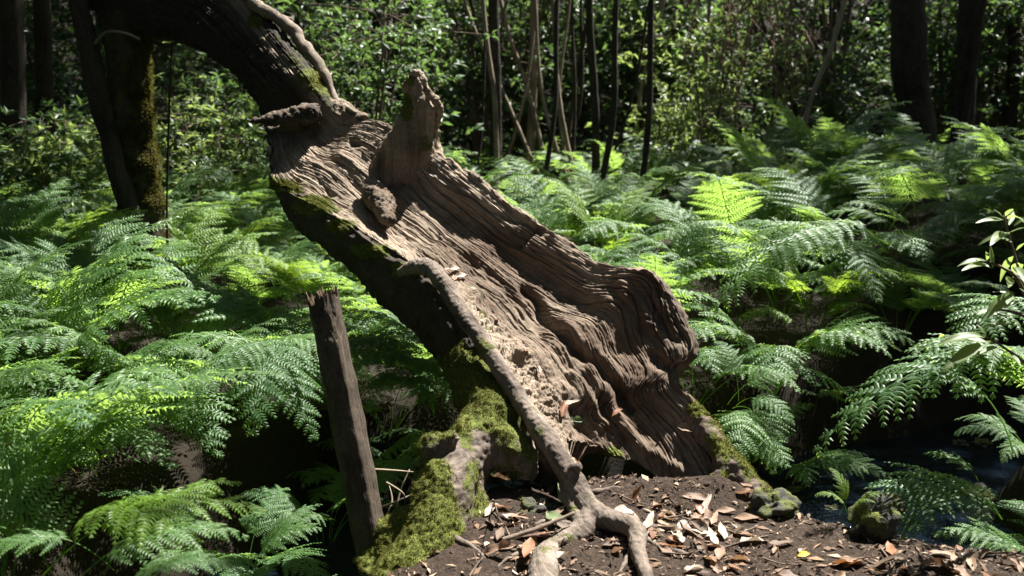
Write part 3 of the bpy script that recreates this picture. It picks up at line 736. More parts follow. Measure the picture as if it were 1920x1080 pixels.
# ------------------------------------------------------------------ ferns
def frond_mesh(name, seed, stipe=.42, blade=.72, pairs=15, pin_len=.27, npl=15, arch=1.0, keel=True, pl_len=.036, droop=.35):
    """a twice-divided frond: stalk rises along +Z and arches over to +X; pinnae to both sides, each with pinnules"""
    r = np.random.default_rng(seed)
    Ltot = stipe + blade
    n = 60
    s = np.linspace(0, Ltot, n)
    ang0 = R(78)                                   # start nearly upright
    ang = ang0 - arch * (R(22) * np.clip(s / stipe, 0, 1) + R(75) * np.clip((s - stipe * .8) / (Ltot - stipe * .8), 0, 1) ** 1.1)
    ds = s[1] - s[0]
    x = np.cumsum(np.cos(ang)) * ds; z = np.cumsum(np.sin(ang)) * ds; y = .03 * np.sin(s * 3 + seed)
    path = np.stack([x, y * s / Ltot, z], -1)
    tan = norm(np.gradient(path, axis=0))
    V = []; F3 = []; F4 = []; nv = 0
    def add(v, f3, f4):
        nonlocal nv
        V.append(v)
        if len(f3): F3.append(np.asarray(f3) + nv)
        if len(f4): F4.append(np.asarray(f4) + nv)
        nv += len(v)
    rad = np.linspace(.0045, .0012, 12)
    tv, tf, _ = tube(path[::5], rad, 20, 4)
    RV, RF = tv, tf
    for k in range(pairs):
        q = (k + .3) / pairs
        for side in (-1, 1):
            sp = stipe + blade * (q + (.012 if side > 0 else 0))
            i = min(int(sp / Ltot * (n - 1)), n - 2)
            o = path[i]; t = tan[i]
            nrm_ = np.cross(t, np.array([0, 1.0, 0])) * -1      # upper side of the blade
            nrm_ = norm(nrm_ if nrm_[2] > 0 else -nrm_)
            lat = np.array([0, side, 0.0])
            shape = (1 - q) ** .85 * (0.72 + .28 * min(1, q / .18)) + .03
            pl = pin_len * shape * (1 + .08 * r.normal())
            if pl < .012: continue
            fwd = R(24 + 22 * q + 5 * r.normal())
            d0 = norm(lat * math.cos(fwd) + t * math.sin(fwd) + nrm_ * .12 * r.normal())
            m = max(3, int(npl * min(1, pl / (pin_len * .8)) ** .75))
            u = (np.arange(m) + .35) / m
            dr = droop * (.7 + .6 * r.random())
            mid = o + d0 * (pl * u)[:, None] + nrm_ * (.10 * pl * u - dr * pl * u ** 2)[:, None] + t * (.10 * pl * u ** 2)[:, None]
            md = norm(np.gradient(mid, axis=0)) if m > 2 else np.repeat(d0[None], m, 0)
            pn = norm(nrm_ - md * (md @ nrm_)[:, None] + np.array([0, 0, .001]))
            across = np.cross(pn, md)
            plen = pl_len * (.35 + .65 * min(1, pl / (pin_len * .6))) * (1 - u) ** .65 * (.8 + .4 * np.minimum(1, u / .15)) + .003
            w = pl / m * .46
            # pinna midrib
            mv = np.vstack([o, mid, mid[-1] + md[-1] * pl / m * .8])
            mw = .0011
            ac = np.vstack([across[:1], across, across[-1:]])
            rib = np.empty((2 * len(mv), 3)); rib[0::2] = mv - ac * mw; rib[1::2] = mv + ac * mw
            kk = np.arange(len(mv) - 1) * 2
            add(rib, [], np.stack([kk, kk + 1, kk + 3, kk + 2], -1))
            for sd in (-1, 1):
                dirp = norm(across * sd + md * (.30 + .25 * u)[:, None])
                L_ = plen[:, None] * (1 + .07 * r.normal(size=(m, 1)))
                ww = w * (.95 + .1 * r.random((m, 1)))
                lift = (.16 * r.normal(size=(m, 1)))
                b = mid
                tip = b + dirp * L_ + md * L_ * .20 - pn * L_ * (.20 + lift)
                h = b + dirp * L_ * .52 + pn * L_ * (.05 - lift * .4)
                if keel:
                    vv = np.stack([b - md * ww * .9, b + md * ww * .9, h - md * ww * .78 - pn * ww * .25, h + md * ww * .70 - pn * ww * .25, h + pn * ww * .12, tip, b + pn * ww * .15], 1)
                    f4 = np.array([(0, 6, 4, 2), (6, 1, 3, 4)]); f3 = np.array([(2, 4, 5), (4, 3, 5)]); kv = 7
                else:
                    vv = np.stack([b - md * ww, b + md * ww, h - md * ww * .8, h + md * ww * .7, tip], 1)
                    f4 = np.array([(0, 1, 3, 2)]); f3 = np.array([(2, 3, 4)]); kv = 5
                off = (np.arange(m) * kv)[:, None, None]
                add(vv.reshape(-1, 3), (f3[None] + off).reshape(-1, 3), (f4[None] + off).reshape(-1, 4))
    V = np.vstack([RV] + V)
    q4 = np.vstack([RF[0]] + [f + len(RV) for f in F4]); t3 = np.vstack([RF[1]] + [f + len(RV) for f in F3])
    me = make_mesh(name, V, [q4, t3], smooth=False)
    return me, path
FR = []          # (mesh, path, blade start index)
for k in range(7):
    stp = [.42, .50, .36, .55, .45, .38, .48][k]; bl = [.72, .80, .66, .75, .88, .6, .7][k]
    me_, pth = frond_mesh('frond', 20 + k, stp, bl, [13, 14, 12, 13, 15, 11, 13][k], [.29, .32, .27, .32, .30, .26, .34][k], [13, 14, 12, 13, 12, 12, 14][k], [1.0, .85, 1.15, .95, .9, 1.1, 1.05][k], True, [.043, .046, .042, .048, .045, .044, .05][k])
    me_.materials.append(M['fern']); FR.append((me_, pth, stp / (stp + bl)))
FRY = []
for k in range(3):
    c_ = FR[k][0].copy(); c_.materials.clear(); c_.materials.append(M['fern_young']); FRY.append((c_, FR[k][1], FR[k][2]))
M['fern_dead'] = leaf_mat('withered_fern', (0.09, 0.05, 0.025), (0.2, 0.12, 0.06), (0.3, 0.17, 0.06), 0.7, 0.2, 0.35)
FRD = []
for k in range(2):
    me_, pth = frond_mesh('frond', 80 + k, .4, .6, 11, .22, 10, 1.5, True, .036, droop=.8)
    me_.materials.append(M['fern_dead']); FRD.append(me_)
FAR = []
for k in range(4):
    me_, pth = frond_mesh('frond', 60 + k, .5, .75, 12, .28, 9, [1.0, .85, 1.1, .95][k], False, .044)
    me_.materials.append(M['fern']); FAR.append(me_)
def fern(x, y, label, group, n=7, scale=1.0, az0=None, spread=2 * math.pi, meshes=None, z=None, tilt=0.0, young=False):
    z = hz(x, y) - .02 if z is None else z
    dead_k = rnd.randrange(n) if rnd.random() < .16 else -1
    o = thing('fern', label, 'fern', (x, y, z), group)
    o.rotation_euler = (0, 0, 0)
    if dead_k >= 0: o['label'] = label.replace('fern', 'fern with one withered brown frond', 1)
    elif young: o['label'] = label.replace('green fern', 'fern', 1).replace('fern', 'yellow green fern', 1)
    az0 = rnd.uniform(0, 6.28) if az0 is None else az0
    src = meshes or [f[0] for f in (FRY if young else FR)]
    for k in range(n):
        f = link('frond', rnd.choice(FRD) if k == dead_k else rnd.choice(src), None, o, world=False)
        if k == dead_k: f['label'] = 'withered brown frond'
        az = az0 + spread * ((k + rnd.uniform(-.35, .35)) / n - (0.5 if spread < 6 else 0))
        f.rotation_euler = (rnd.uniform(-.22, .22), tilt + rnd.uniform(-.28, .18), az)
        f.scale = (scale * rnd.uniform(.62, 1.18),) * 3
        f.location = (.03 * math.cos(az), .03 * math.sin(az), 0)
    return o
def aim_frond(parent, src, base, tip, roll=0.0, up=(0, 0, 1), blade=True):
    """a frond whose blade runs from base to tip (world), with its stalk going on down towards its plant"""
    me_, pth, fs_ = src
    i0 = int(fs_ * (len(pth) - 1)) if blade else 0
    a = Vector(pth[i0]); b = Vector(pth[-1])
    ch = (b - a); base = Vector(base); tip = Vector(tip); wc = tip - base
    sc = wc.length / ch.length
    # local frame: chord, lateral (Y), normal
    lx = ch.normalized(); ly = Vector((0, 1, 0)); ly = (ly - lx * ly.dot(lx)).normalized(); lz = lx.cross(ly)
    wx = wc.normalized(); up = Vector(up); wzv = (up - wx * up.dot(wx)).normalized(); wyv = wzv.cross(wx)
    Rl = Matrix((lx, ly, lz)).transposed(); Rw = Matrix((wx, wyv, wzv)).transposed()
    Rm = Rw @ Matrix.Rotation(roll, 3, 'X') @ Rl.transposed()
    o = link('frond', me_, None, parent, world=False)
    loc = base - Rm @ (a * sc)
    o.matrix_local = Matrix.Translation(loc - Vector(parent.location)) @ Rm.to_4x4() @ Matrix.Scale(sc, 4)
    return o

# -- single fronds and plants that stand out
h = thing('fern', 'sunlit fern arching over the dark stream from the laurel sapling', 'fern', (2.75, 4.0, hz(2.75, 4.0)))
for (bx, by, bY, tx, ty, tY, k) in [(1935, 655, 3.9, 1520, 858, 3.75, 4), (1850, 745, 4.0, 1632, 703, 4.2, 2), (1960, 740, 3.7, 1700, 660, 3.5, 6), (1900, 560, 3.9, 1790, 690, 3.6, 5)]:
    aim_frond(h, FR[k], P(bx, by, bY), P(tx, ty, tY))
h = thing('fern', 'silvery fern arching out over the dark hollow behind the log\'s flared rim', 'fern', (2.1, 5.9, hz(2.1, 5.9)))
for (bx, by, bY, tx, ty, tY, k) in [(1560, 425, 5.3, 1325, 610, 4.9, 4), (1580, 450, 5.4, 1650, 570, 5.0, 1), (1540, 430, 5.4, 1400, 455, 5.3, 3), (1600, 420, 5.5, 1440, 520, 5.2, 6)]:
    aim_frond(h, FR[k], P(bx, by, bY), P(tx, ty, tY))
h = thing('fern', 'dark green fern fanning out beside the broken foot of the log', 'fern', (1.12, 4.12, hz(1.12, 4.12)))
for (bx, by, bY, tx, ty, tY, k) in [(1405, 770, 4.15, 1372, 905, 3.85, 2), (1415, 745, 4.15, 1490, 800, 4.0, 5), (1410, 770, 4.15, 1450, 890, 3.9, 6), (1400, 720, 4.2, 1500, 705, 4.2, 0), (1380, 700, 4.2, 1340, 640, 4.4, 2)]:
    aim_frond(h, FR[k], P(bx, by, bY), P(tx, ty, tY), up=(0, -.5, 1))
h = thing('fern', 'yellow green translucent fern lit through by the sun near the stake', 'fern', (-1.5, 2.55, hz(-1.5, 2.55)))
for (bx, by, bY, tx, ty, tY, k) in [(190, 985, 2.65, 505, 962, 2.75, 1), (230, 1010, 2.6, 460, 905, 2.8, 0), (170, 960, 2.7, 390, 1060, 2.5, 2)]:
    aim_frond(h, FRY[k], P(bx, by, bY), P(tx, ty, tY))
for (bx, by, bY, tx, ty, tY, k) in [(250, 1090, 2.35, 460, 1075, 2.4, 5), (120, 1010, 2.6, -60, 1060, 2.5, 6), (200, 1040, 2.5, 470, 1010, 2.6, 3)]:
    aim_frond(h, FR[k], P(bx, by, bY), P(tx, ty, tY))
h = thing('fern', 'fern with a pale upright stalk and stacked horizontal leaflets', 'fern', (-1.75, 2.75, hz(-1.75, 2.75)))
aim_frond(h, FR[4], P(80, 1040, 2.75), P(10, 735, 3.05), up=(.1, -.9, .35), roll=.1)
aim_frond(h, FR[1], P(160, 830, 3.1), P(-40, 905, 2.9)); aim_frond(h, FR[3], P(120, 800, 3.1), P(330, 880, 2.9))
h = thing('fern', 'broad fern sweeping in an arc left of the stake\'s upper half', 'fern', (-1.25, 3.75, hz(-1.25, 3.75)))
for (bx, by, bY, tx, ty, tY, k) in [(500, 640, 3.8, 330, 790, 3.4, 4), (500, 640, 3.8, 590, 830, 3.5, 1), (470, 640, 3.9, 230, 700, 3.7, 3), (520, 650, 3.8, 470, 820, 3.4, 6), (510, 640, 3.9, 660, 700, 3.8, 2)]:
    aim_frond(h, FR[k], P(bx, by, bY), P(tx, ty, tY))
h = thing('fern', 'bright fern peeping out between the stake and the log', 'fern', (-.7, 4.55, hz(-.7, 4.55)))
for (bx, by, bY, tx, ty, tY, k) in [(790, 700, 4.6, 665, 690, 4.3, 5), (770, 710, 4.6, 800, 770, 4.4, 2), (760, 690, 4.6, 690, 770, 4.3, 0), (780, 680, 4.7, 860, 740, 4.5, 6)]:
    aim_frond(h, FR[k], P(bx, by, bY), P(tx, ty, tY))
h = thing('fern', 'small fern on the water\'s edge beside the mossy stone', 'fern', (2.2, 3.35, hz(2.2, 3.35)))
for (bx, by, bY, tx, ty, tY, k) in [(1800, 900, 3.6, 1600, 1010, 3.4, 5), (1780, 920, 3.5, 1690, 1030, 3.3, 2), (1810, 910, 3.6, 1850, 1000, 3.3, 0), (1820, 880, 3.7, 1730, 850, 3.8, 6)]:
    aim_frond(h, FR[k], P(bx, by, bY), P(tx, ty, tY))
h = thing('fern', 'little pale green fern seedling at the edge of the soil bank', 'fern', (1.22, 3.35, hz(1.22, 3.35)))
for (dx, dy, dz) in [(-.14, -.02, .05), (.13, -.03, .06), (-.06, .08, .12), (.06, -.08, .05)]:
    aim_frond(h, FRY[2], (1.22 + dx * .2, 3.35 + dy * .2, hz(1.22, 3.35) + .1), (1.22 + dx, 3.35 + dy, hz(1.22, 3.35) + .08 + dz))

# -- the fern beds
LOGP = np.array([(0.75, 3.62), (0.35, 4.1), (-.3, 4.6), (-1.0, 5.1), (-1.5, 5.6)])
placed = []
def try_place(x, y, dmin):
    if dist_poly(np.array([x]), np.array([y]), STREAM)[0] < .45: return False
    if dist_poly(np.array([x]), np.array([y]), LOGP)[0] < .48: return False
    if -.9 < x < 2.6 and y < 4.3: return False
    if -1.85 < x < -.9 and y < 3.0: return False
    if math.hypot(x + .65, y - 3.5) < 1.05: return False
    if math.hypot(x + 2.35, y - 6.3) < .4 or math.hypot(x, y) < 2.0: return False
    for (a, b) in placed:
        if (a - x) ** 2 + (b - y) ** 2 < dmin * dmin: return False
    placed.append((x, y)); return True
def bed(xr, yr, tries, dmin, label, group, nf, sc, meshes=None, limit=999, wedge=True, young=0.0):
    c = 0
    for _ in range(tries):
        y = rnd.uniform(*yr); x = rnd.uniform(*xr)
        if wedge and abs(x) > .56 * y + .7: continue
        if try_place(x, y, dmin):
            fern(x, y, label, group, rnd.randint(*nf), rnd.uniform(*sc), meshes=meshes, young=rnd.random() < young); c += 1
            if c >= limit: break
    return c
for (x, y, az, sc) in [(-1.5, 4.35, -.5, .9), (-1.75, 3.85, -.2, .8), (-1.8, 3.3, 0, .75), (-1.95, 2.75, .2, .7), (-.95, 4.85, -1.2, .85), (-.35, 5.05, -1.5, .8), (-1.3, 4.75, -1.0, .9), (-2.0, 2.3, .3, .7), (-.62, 4.75, -1.4, .7), (-.1, 4.95, -1.5, .65), (-.48, 4.66, -1.6, .5), (-.2, 4.8, -1.5, .5), (-.75, 4.55, -1.3, .55), (-1.7, 4.6, -.6, .9), (-2.0, 4.9, -.8, .9), (-1.55, 5.2, -1, .8)]:
    placed.append((x, y)); fern(x, y, 'fern overhanging the dark ditch behind the stake', 'ferns overhanging the ditch', 7, sc, az, 4.2, young=False, tilt=.18)
for (x, y, az, sc) in [(.95, 5.0, -1.6, .8), (1.4, 5.2, -1.7, .85), (1.1, 4.88, -1.5, .5), (2.42, 4.28, 3.0, .45), (1.85, 5.35, -1.7, .42), (2.3, 3.75, 2.6, .55),  (1.5, 5.0, -1.6, .55), (1.75, 6.3, -1.8, .9), (2.2, 6.45, -1.9, .95), (2.75, 6.5, -1.8, .95), (3.4, 6.6, -1.7, 1.0), (4.0, 6.7, -1.7, 1.0)]:
    placed.append((x, y)); fern(x, y, 'dusky fern hanging over the shaded far bank of the stream', 'ferns over the stream bank', 8, sc, az, 4.6, tilt=.2)
for (x, y, z, az, sc) in [(-1.05, 3.55, -.36, -.3, .55), (-.95, 3.05, -.38, .1, .5), (-.8, 3.95, -.36, -.6, .55)]:
    fern(x, y, 'small dim fern down in the dark ditch by the stake', 'ferns in the ditch', 7, sc, az, 5.0, z=z, tilt=.1)
N1 = bed((-3.2, -1.45), (2.1, 4.7), 2000, .29, 'lush green fern on the shady bank left of the stake', 'ferns left of the stake', (6, 8), (.75, .98))
N2 = bed((-5.5, -.2), (4.7, 9.0), 2600, .395, 'green fern in the bed beneath and beyond the rising log', 'ferns beneath and beyond the log', (6, 8), (.68, .95), young=.12)
N3 = bed((.3, 7), (5.2, 9.0), 2500, .43, 'green fern on the raised bank behind the log\'s flared rim', 'ferns on the bank behind the log', (6, 8), (.68, .92), young=.12)
N4 = bed((-9, 9), (9.0, 14.0), 2000, .66, 'sunlit fern in the clearing below the thin saplings', 'ferns in the clearing', (6, 7), (.6, .85), meshes=FAR, limit=100)


# ------------------------------------------------------------------ leaves, shrubs, trees
def leaf_cloud(cent, outw, nleaf, size, r, spread=1.0):
    """rosettes of folded leaves: cent (N,3), outw (N,3) twig directions"""
    N = len(cent)
    c = np.repeat(cent, nleaf, 0); d0 = np.repeat(norm(outw), nleaf, 0)
    d = norm(d0 * .55 + spread * r.normal(size=(N * nleaf, 3)) * np.array([1, 1, .55]) + np.array([0, 0, .05]))
    n = norm(np.array([0, 0, 1.0]) + .55 * r.normal(size=d.shape)); n = norm(n - d * (n * d).sum(1, keepdims=True))
    s = np.cross(n, d)
    L_ = size * (.65 + .7 * r.random((len(d), 1))); w = L_ * .21
    c = c + d * L_ * .12
    b = c; m = c + d * L_ * .48; tip = c + d * L_ - n * L_ * .14
    V = np.stack([b, m - s * w + n * w * .35, m, m + s * w + n * w * .35, tip], 1).reshape(-1, 3)
    F = (np.array([(0, 2, 1), (0, 3, 2), (1, 2, 4), (2, 3, 4)])[None] + (np.arange(len(d)) * 5)[:, None, None]).reshape(-1, 3)
    return V, F
def shrub_meshes(seed, hgt, rad, nclu, size, nst=5):
    r = np.random.default_rng(seed)
    tubes = []; cents = []; outs = []
    ends = []
    for k in range(nst):
        a = r.uniform(0, 6.28); q = rad * r.uniform(.25, .7)
        p = np.array([[0, 0, -.05], [q * .25 * math.cos(a), q * .25 * math.sin(a), hgt * .35], [q * .6 * math.cos(a + .3), q * .6 * math.sin(a + .3), hgt * .7], [q * math.cos(a + .4), q * math.sin(a + .4), hgt * r.uniform(.85, 1.05)]])
        tubes.append(tube(p, np.array([.018, .014, .009, .004]) * hgt / 2, 14, 5)); ends.append(p)
    for k in range(nclu):
        p = ends[r.integers(nst)]; t = r.uniform(.6, 3.0)
        s0 = catmull(p, np.array([t]))[0]
        e = s0 + r.normal(size=3) * np.array([rad * .42, rad * .42, hgt * .10])
        if k % 3 == 0: tubes.append(tube(np.stack([s0, (s0 + e) / 2 + [0, 0, .03], e]), [.005, .004, .0025], 5, 4))
        cents.append(e); outs.append(e - s0 + np.array([0, 0, .1]))
    v, fl, uv = merge(tubes)
    lv, lf = leaf_cloud(np.array(cents), np.array(outs), 9, size, r)
    return (v, fl, uv), (lv, lf)
SHV = []
for k, (hh_, rr_, nn_) in enumerate([(1.8, .8, 190), (2.6, 1.0, 260), (1.3, .7, 150), (3.4, 1.2, 330), (2.2, 1.1, 240)]):
    (v, fl, uv), (lv, lf) = shrub_meshes(200 + k, hh_, rr_, nn_, .105)
    st = make_mesh('stems', v, fl, uv=uv); st.materials.append(M['twig'])
    fo = {}
    for mm in ('laurel', 'laurel_lime', 'laurel_deep'):
        f_ = make_mesh('foliage', lv, [lf], False); f_.materials.append(M[mm]); fo[mm] = f_
    SHV.append((st, fo))
def shrub(x, y, kind, mat, label, group, sc=1.0):
    o = thing('shrub', label, 'shrub', (x, y, hz(x, y)), group)
    o.rotation_euler.z = rnd.uniform(0, 6.28); o.scale = (sc, sc, sc * rnd.uniform(.9, 1.15))
    link('stems', SHV[kind][0], None, o, world=False); link('foliage', SHV[kind][1][mat], None, o, world=False)
    return o
def crown_mesh(seed, rx, rz, nclu, size, mat):
    r = np.random.default_rng(seed)
    tubes = []; ce = []; ou = []
    nl = 9
    for k in range(nl):
        a = 6.28 * k / nl + r.normal() * .3; el = r.uniform(.05, 1.1)
        e = np.array([rx * .85 * math.cos(a) * math.cos(el), rx * .85 * math.sin(a) * math.cos(el), rz * math.sin(el)])
        p = np.stack([[0, 0, -rz * .7], e * .4 + [0, 0, -rz * .2], e * .75, e])
        tubes.append(tube(p, [.07, .05, .03, .01], 12, 5))
        for _ in range(nclu // nl):
            t = r.uniform(1.0, 3.0); s0 = catmull(p, np.array([t]))[0]
            q = s0 + r.normal(size=3) * np.array([rx * .26, rx * .26, rz * .30]); ce.append(q); ou.append(q - s0)
    v, fl, uv = merge(tubes)
    lv, lf = leaf_cloud(np.array(ce), np.array(ou), 8, size, r)
    lm = make_mesh('limbs', v, fl, uv=uv); lm.materials.append(M['bark_dark'])
    cm = make_mesh('crown', lv, [lf], False); cm.materials.append(M[mat])
    return lm, cm
CROWNS = [crown_mesh(300 + k, 2.3, 1.3, 1150, .15, m_) for k, m_ in enumerate(['laurel', 'laurel_deep', 'laurel'])]
SMALL = [crown_mesh(320 + k, 1.0, .9, 230, .11, m_) for k, m_ in enumerate(['laurel', 'laurel_lime'])]
def tree_at(name, label, cat, path, rad, mat, crown=None, crown_at=None, crown_scale=1.0, group=None, nv=14, rough=.25, freq=5, nu=None):
    path = np.asarray(path, float)
    o = thing(name, label, cat, tuple(path[0]), group)
    v, fl, uv = tube(path, rad, nu or 60, nv, rough, freq, seed=rnd.random() * 9)
    link('trunk', make_mesh('trunk', v, fl, uv=uv), M[mat], o)
    if crown is not None:
        ca = Vector(crown_at if crown_at is not None else path[-1]) - Vector(path[0])
        rz_ = rnd.uniform(0, 6.28)
        for nm, me_ in zip(('limbs', 'crown'), crown):
            c_ = link(nm, me_, None, o, world=False); c_.location = ca; c_.scale = (crown_scale,) * 3
            c_.rotation_euler.z = rz_
    return o
# mossy standing tree the fallen one leans against
mt = thing('mossy_tree', 'dark upright tree furred with golden moss, against which the fallen trunk leans', 'tree', tuple(P(276, 520, 6.35)))
c, r = px_path([(288, 640, 6.35, .18), (279, 490, 6.35, .138), (268, 400, 6.35, .135), (256, 300, 6.35, .130), (247, 200, 6.35, .130), (240, 100, 6.36, .132), (236, 20, 6.38, .13), (225, -120, 6.45, .14), (200, -400, 6.6, .12), (180, -800, 6.9, .09)])
v, fl, uv = tube(c, r, 260, 48, .22, 7)
link('trunk', make_mesh('trunk', v, fl, uv=uv), M['bark_mossy'], mt)
cc = v[:-2].reshape(260, 48, 3); nn_ = norm(cc - cc.mean(1, keepdims=True)).reshape(-1, 3); vv = v[:-2]
wmask = np.where(fbm(vv * 5, 3) + .5 * nn_[:, 0] + .1 > 0.15, 1.0, 0.0) * (vv[:, 2] < 2.6)
moss_tufts('moss', vv, nn_, [fl[0]], wmask, 26000, mt, .016, 8)
c, r = px_path([(262, 420, 6.25, .07), (243, 385, 6.22, .066), (226, 335, 6.2, .064), (206, 260, 6.2, .062), (186, 180, 6.2, .062), (168, 100, 6.2, .062), (152, 20, 6.22, .06), (135, -80, 6.25, .055), (100, -300, 6.3, .05)])
v, fl, uv = tube(c, r, 90, 14, .2, 6); link('side_stem', make_mesh('side_stem', v, fl, uv=uv), M['bark_dark'], mt)
c, r = px_path([(176, 88, 6.2, .009), (184, 72, 6.15, .009), (200, 60, 6.08, .008), (220, 59, 6.0, .008), (242, 64, 5.95, .008), (262, 74, 5.93, .007)])
v, fl, uv = tube(c, r, 30, 6); link('twig', make_mesh('twig', v, fl, uv=uv), M['bark_pale'], mt)
c, r = px_path([(290, 78, 6.1, .012), (312, 86, 6.0, .012), (330, 80, 5.95, .010), (348, 72, 5.9, .006)])
v, fl, uv = tube(c, r, 24, 6); link('twig', make_mesh('twig', v, fl, uv=uv), M['bark_dark'], mt)
for nm, me_ in zip(('limbs', 'crown'), CROWNS[1]):
    k_ = link(nm, me_, None, mt, world=False); k_.location = Vector(P(180, -800, 6.9)) - mt.location + Vector((-.5, .6, .5))
tree_at('thin_sapling', 'thread-thin dark stem rising right of the mossy tree', 'sapling', [P(316, 520, 6.0), P(313, 400, 6.0), P(316, 250, 6.0), P(320, 120, 6.0), P(326, 30, 6.0)], [.009, .008, .007, .006, .004], 'bark_dark', nv=6)

def trunk_px(xb, yb, xt, wpx, Y, mat, label, crown=None, name='sapling_tree', cat='tree', group=None, bend=0.0, ztop=6.0, cs=1.0, coff=(0, 0)):
    a = P(xb, yb, Y); t = P(xt, 0, Y)
    gz = hz(a[0], Y) - .05
    sl = (t - a) / (t[2] - a[2])
    p0 = a + sl * (gz - a[2]); p2 = t; ptop = a + sl * .6 * (ztop - t[2]) + (t - a); ptop[2] = ztop
    m_ = (p0 + p2) / 2 + np.array([bend, 0, 0]); m2 = (p2 + ptop) / 2 - np.array([bend * .6, 0, 0])
    w = wpx / FPX * Y / math.cos(PITCH) / 2
    return tree_at(name, label, cat, [p0, m_, p2, m2, ptop], [w * 1.3, w * 1.05, w, w * .8, w * .45], mat, crown, ptop + np.array([coff[0], coff[1], .3]), cs, group, nv=12 if wpx > 12 else 7, rough=.18, freq=3 if wpx > 25 else 6)
TR = [
 (1715, 225, 1705, 62, 10.0, 'bark_dark', 'stout black-barked tree rising from the ferns on the right bank', SMALL[0], 11.0, 0.0, (-.2, -1.3)),
 (1800, 200, 1817, 33, 11.0, 'bark_dark', 'medium dark tree just beyond the stout black-barked one', SMALL[0], 6.5, .05, (1.9, -.9)),
 (1806, 195, 1842, 13, 10.8, 'bark_dark', 'slim dark stem leaning away from the medium dark tree', SMALL[0], 6.0, .05, (.5, 0)),
 (926, 240, 925, 19, 12.0, 'bark_dark', 'straight grey-green trunk directly behind the broken limb of the log', SMALL[0], 6.5, .03, (0, .5)),
 (921, 238, 905, 9, 11.8, 'bark_pale', 'thin pale stem touching the straight grey-green trunk', SMALL[1], 5.5, .06, (0, .4)),
 (994, 215, 1002, 14, 13.0, 'bark_pale', 'tan sapling forming the upright half of a pale V', SMALL[1], 6.0, .03, (.3, .3)),
 (992, 205, 938, 8, 12.9, 'bark_pale', 'tan sapling leaning out as the slanted half of a pale V', None, 4.5, .05, (0, 0)),
 (1022, 252, 1044, 9, 11.0, 'bark_dark', 'wiry dark sapling with a forward lean at the clearing edge', SMALL[0], 5.5, .08, (.3, .3)),
 (1068, 232, 1036, 8, 11.6, 'bark_pale', 'crooked pale sapling crossing behind the wiry dark one', None, 4.5, -.08, (0, 0)),
 (1112, 255, 1105, 14, 10.5, 'bark_dark', 'straight dark sapling, thickest of the clearing group', SMALL[0], 6.5, .03, (0, .5)),
 (1126, 262, 1155, 11, 10.0, 'bark_dark', 'slanting dark sapling beside the thickest clearing sapling', SMALL[1], 6.0, .10, (.3, .4)),
 (1208, 238, 1221, 11, 10.5, 'bark_dark', 'dark sapling standing alone at the edge of the lime shrubs', SMALL[0], 6.0, .04, (.4, .2)),
 (1166, 190, 1218, 5, 11.0, 'bark_dark', 'thin curved dark stem bending towards the lone dark sapling', None, 4.5, .1, (0, 0)),
 (1514, 236, 1584, 9, 9.5, 'bark_pale', 'pale slender stem leaning steeply over the sunlit ferns', None, 5.0, -.04, (0, 0)),
 (532, 130, 535, 12, 12.5, 'bark_dark', 'dark trunk half hidden behind the dead branch on the log', CROWNS[1], 6.0, .03, (.9, .3)),
 (557, 120, 557, 11, 11.5, 'bark_dark', 'dark upright sapling right beside the dead branch on the log', CROWNS[0], 6.0, .03, (-.6, .6)),
 (658, 180, 677, 8, 12.0, 'bark_pale', 'pale pinkish sapling above the log\'s bend', SMALL[1], 5.5, .03, (0, .3)),
 (713, 215, 718, 11, 13.0, 'bark_pale', 'greyish sapling left of the broken upright limb', SMALL[0], 5.5, .03, (0, .3)),
 (690, 215, 640, 18, 14.0, 'bark_mossy', 'mossy trunk slanting behind the log\'s stub', SMALL[0], 6.0, .04, (0, .3)),
 (76, 270, 78, 30, 9.2, 'bark_dark', 'thick dark trunk deep in shade left of the mossy tree', CROWNS[0], 7.0, .03, (-.8, .4)),
 (16, 260, 20, 42, 8.6, 'bark_dark', 'thickest shaded trunk, left of the other shaded trunk', CROWNS[1], 7.5, .03, (-1.0, .2)),
 (960, 212, 870, 6, 12.4, 'bark_pale', 'thin grey pole slanting across the straight grey-green trunk', None, 3.4, 0.0, (0, 0)),
 (1070, 240, 1072, 6, 12.5, 'bark_dark', 'hair-thin upright stem between two dark saplings', None, 5.0, .05, (0, 0)),
 (1490, 230, 1420, 7, 12.0, 'bark_dark', 'thin dark stem leaning left beyond the pale slender one', None, 5.0, .05, (0, 0)),
 (1890, 200, 1905, 20, 13.0, 'bark_dark', 'shaded trunk furthest along the right bank', CROWNS[0], 7.0, .05, (1.2, .3)),
]
for (xb, yb, xt, w, Y, m_, lab, cr, zt, bd, co_) in TR:
    trunk_px(xb, yb, xt, w, Y, m_, lab, cr, bend=bd, ztop=zt + 3.0, coff=co_, name='tree' if w > 25 else 'sapling_tree', cs=1.0 if cr in CROWNS else (1.4 if w > 50 else .55))
for k in range(28):
    x_ = rnd.uniform(600, 1640); l_ = rnd.uniform(-70, 70); Y_ = rnd.uniform(12, 16)
    trunk_px(x_, 235, x_ + l_, rnd.uniform(4, 8), Y_, rnd.choice(['bark_pale', 'bark_pale', 'bark_dark']), 'spindly stem among the leafy thicket at the back', None, 'spindly_stem', 'sapling', 'spindly stems in the thicket', rnd.uniform(-.15, .15), 5.0)
